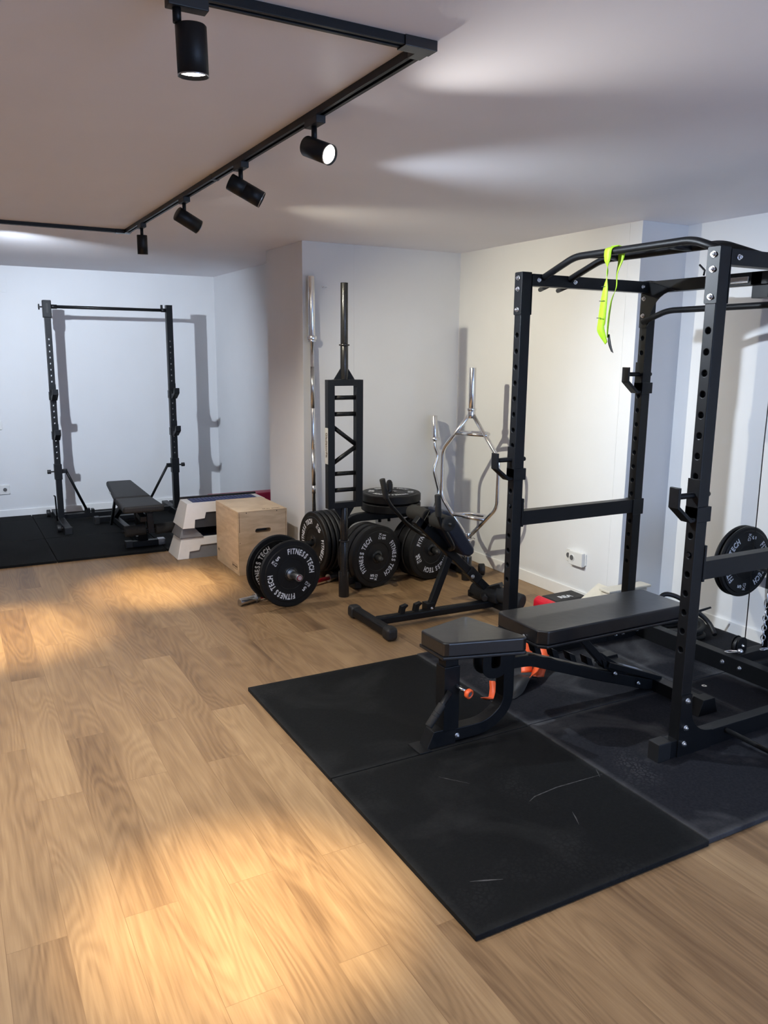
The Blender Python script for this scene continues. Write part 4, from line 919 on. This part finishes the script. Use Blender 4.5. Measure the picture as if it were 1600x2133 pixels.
hd = obj('carry_handle', cyl(NB(), (1.752, 2.60, .272), (1.65, 2.60, .142), .0125, n=20), STEEL, t)
obj('hand_grip', cyl(NB(), (1.715, 2.60, .225), (1.648, 2.60, .139), .0165, n=24), FOAM, hd, bev=.004)
for k_ in (.35, .5): 
    p = V((1.715, 2.60, .225)).lerp(V((1.648, 2.60, .139)), k_); d = V((-.067, 0, -.086)).normalized(); obj('grip_ring', cyl(NB(), p, p+d*.004, .0172, n=24), PLAST, hd)

# orange / black strap on the mat behind the bench
t = thing('suspension_strap', 'orange and black webbing strap lying loosely on the mat under the bench', 'strap', (2.4, 3.0, MH))
ow = (.03, .035, 0)
obj('orange_loop', ribbon(NB(), spl([(2.50, 3.02, .06), (2.56, 3.10, .17), (2.60, 3.14, .235), (2.66, 3.13, .22), (2.66, 3.08, .12), (2.56, 3.0, .03)]), spl([(.055, -.02, 0)]*6)), ORANGE, t)
obj('orange_strand', ribbon(NB(), spl([(2.60, 3.06, .10), (2.52, 2.98, .07), (2.44, 2.94, .06), (2.37, 2.92, .028)]), spl([(.02, -.03, .03), (.02, -.03, .035), (.02, -.02, .035), (.03, -.03, .01)])), ORANGE, t)
obj('orange_tail', ribbon(NB(), spl([(2.235, 2.955, .09), (2.225, 2.93, .05), (2.195, 2.90, .026), (2.165, 2.915, .034)]), spl([(.02, -.022, .002), (.024, -.03, .002), (.03, -.032, .01), (.03, -.03, .01)])), ORANGE, t)
obj('black_webbing', ribbon(NB(), spl([(2.27, 2.87, .024), (2.34, 2.91, .03), (2.41, 2.95, .07), (2.47, 2.985, .062), (2.53, 3.01, .03)]), spl([(.05, -.03, 0), (.06, -.05, .0), (.06, -.06, .01), (.06, -.06, .0), (.05, -.04, 0)])), PLAST, t)

# washer, rope, bag, cream boards
bm = lathe(NB(), [(.005, 0), (.013, 0), (.013, .002), (.005, .002), (.005, 0)], 24, sm=False); bm.transform(M4.Translation((3.25, 2.543, MH)))
tag(obj('washer', bm, ZINC), 'small bright steel washer lying on the mat behind the near rack post', 'washer')
t = thing('rope_bundle', 'black coiled cable with a looped handle on the mat behind the bench head', 'rope', (3.78, 3.12, MH))
for k_, (cx_, cy2, cz_, r_) in enumerate(((3.72, 3.13, .035, .15), (3.72, 3.14, .062, .14), (3.71, 3.13, .09, .15))):
    obj('coil', tube(NB(), [(cx_+r_*math.cos(a)*1.1, cy2+r_*.85*math.sin(a), cz_+.008*math.sin(3*a+k_)) for a in [2*PI*j/32 for j in range(32)]], .0145, 12, closed=True), FOAM, t)
obj('loop_handle', tube(NB(), [(3.60, 3.22, .08), (3.66, 3.22, .27), (3.74, 3.16, .25), (3.90, 3.06, .10), (3.86, 2.98, .05)], .014, 14, rad=.06), PLAST, t)
obj('strap_tip', prism(NB(), [(0, 0), (.08, .03), (.085, .022), (.01, -.012)], (3.83, 3.10, .165), (.8, -.6, 0), (0, 0, 1), (.004, .006, 0)), PLAST, t)
obj('clip', cyl(NB(), (3.60, 3.10, .16), (3.63, 3.09, .165), .012, n=14), ZINC, t)
t = thing('gym_bag', 'black and red padded bag with white letters on the floor behind the bench', 'bag', (3.5, 3.9, 0), rz=0)
bm = NB(); prism(bm, [(3.32, 0), (3.32, .06), (3.38, .088), (3.62, .092), (3.66, .07), (3.66, 0)], (0, 3.80, 0), (1, 0, 0), (0, 0, 1), (0, .17, 0)); bag = obj('bag_body', bm, LEATHF, t, bev=.02, seg=4)
bm = NB(); prism(bm, [(3.312, 0), (3.312, .066), (3.33, .082), (3.36, .094), (3.375, .04), (3.37, 0)], (0, 3.79, 0), (1, 0, 0), (0, 0, 1), (0, .185, 0)); obj('red_end', bm, RED, t, bev=.014, seg=3)
bm = NB(); put_text(bm, 'REAW', .06, M4.Translation((3.52, 3.86, .0905)) @ M4.Rotation(.017, 4, 'Y'), bold=.002); obj('lettering', bm, LETTER, bag)
t = thing('foam_wedge', 'pale pink-cream sloped board leaning in front of the cream crate', 'board', (3.5, 3.7, 0))
obj('sloped_board', bar(NB(), (3.27, 3.60, .012), (3.60, 3.60, .21), .16, .018), CREAM, t, bev=.004)
t = thing('cream_crate', 'cream plastic crate with a grey panel standing against the wall corner behind the rack', 'crate', (3.7, 3.55, 0))
obj('crate_shell', box(NB(), 3.52, 3.85, 3.50, 3.58, MH, .205), CREAM, t, bev=.012)
obj('grey_panel', prism(NB(), rrect(.27, .15, .02), (3.69, 3.4995, .11), (1, 0, 0), (0, 0, 1), (0, -.002, 0)), GREYP, t)
obj('handle', prism(NB(), rrect(.08, .016, .007), (3.68, 3.497, .168), (1, 0, 0), (0, 0, 1), (0, -.006, 0)), CREAM, t)
obj('crate_lid', box(NB(), 3.51, 3.87, 3.49, 3.584, .205, .221), CREAM, t, bev=.005)
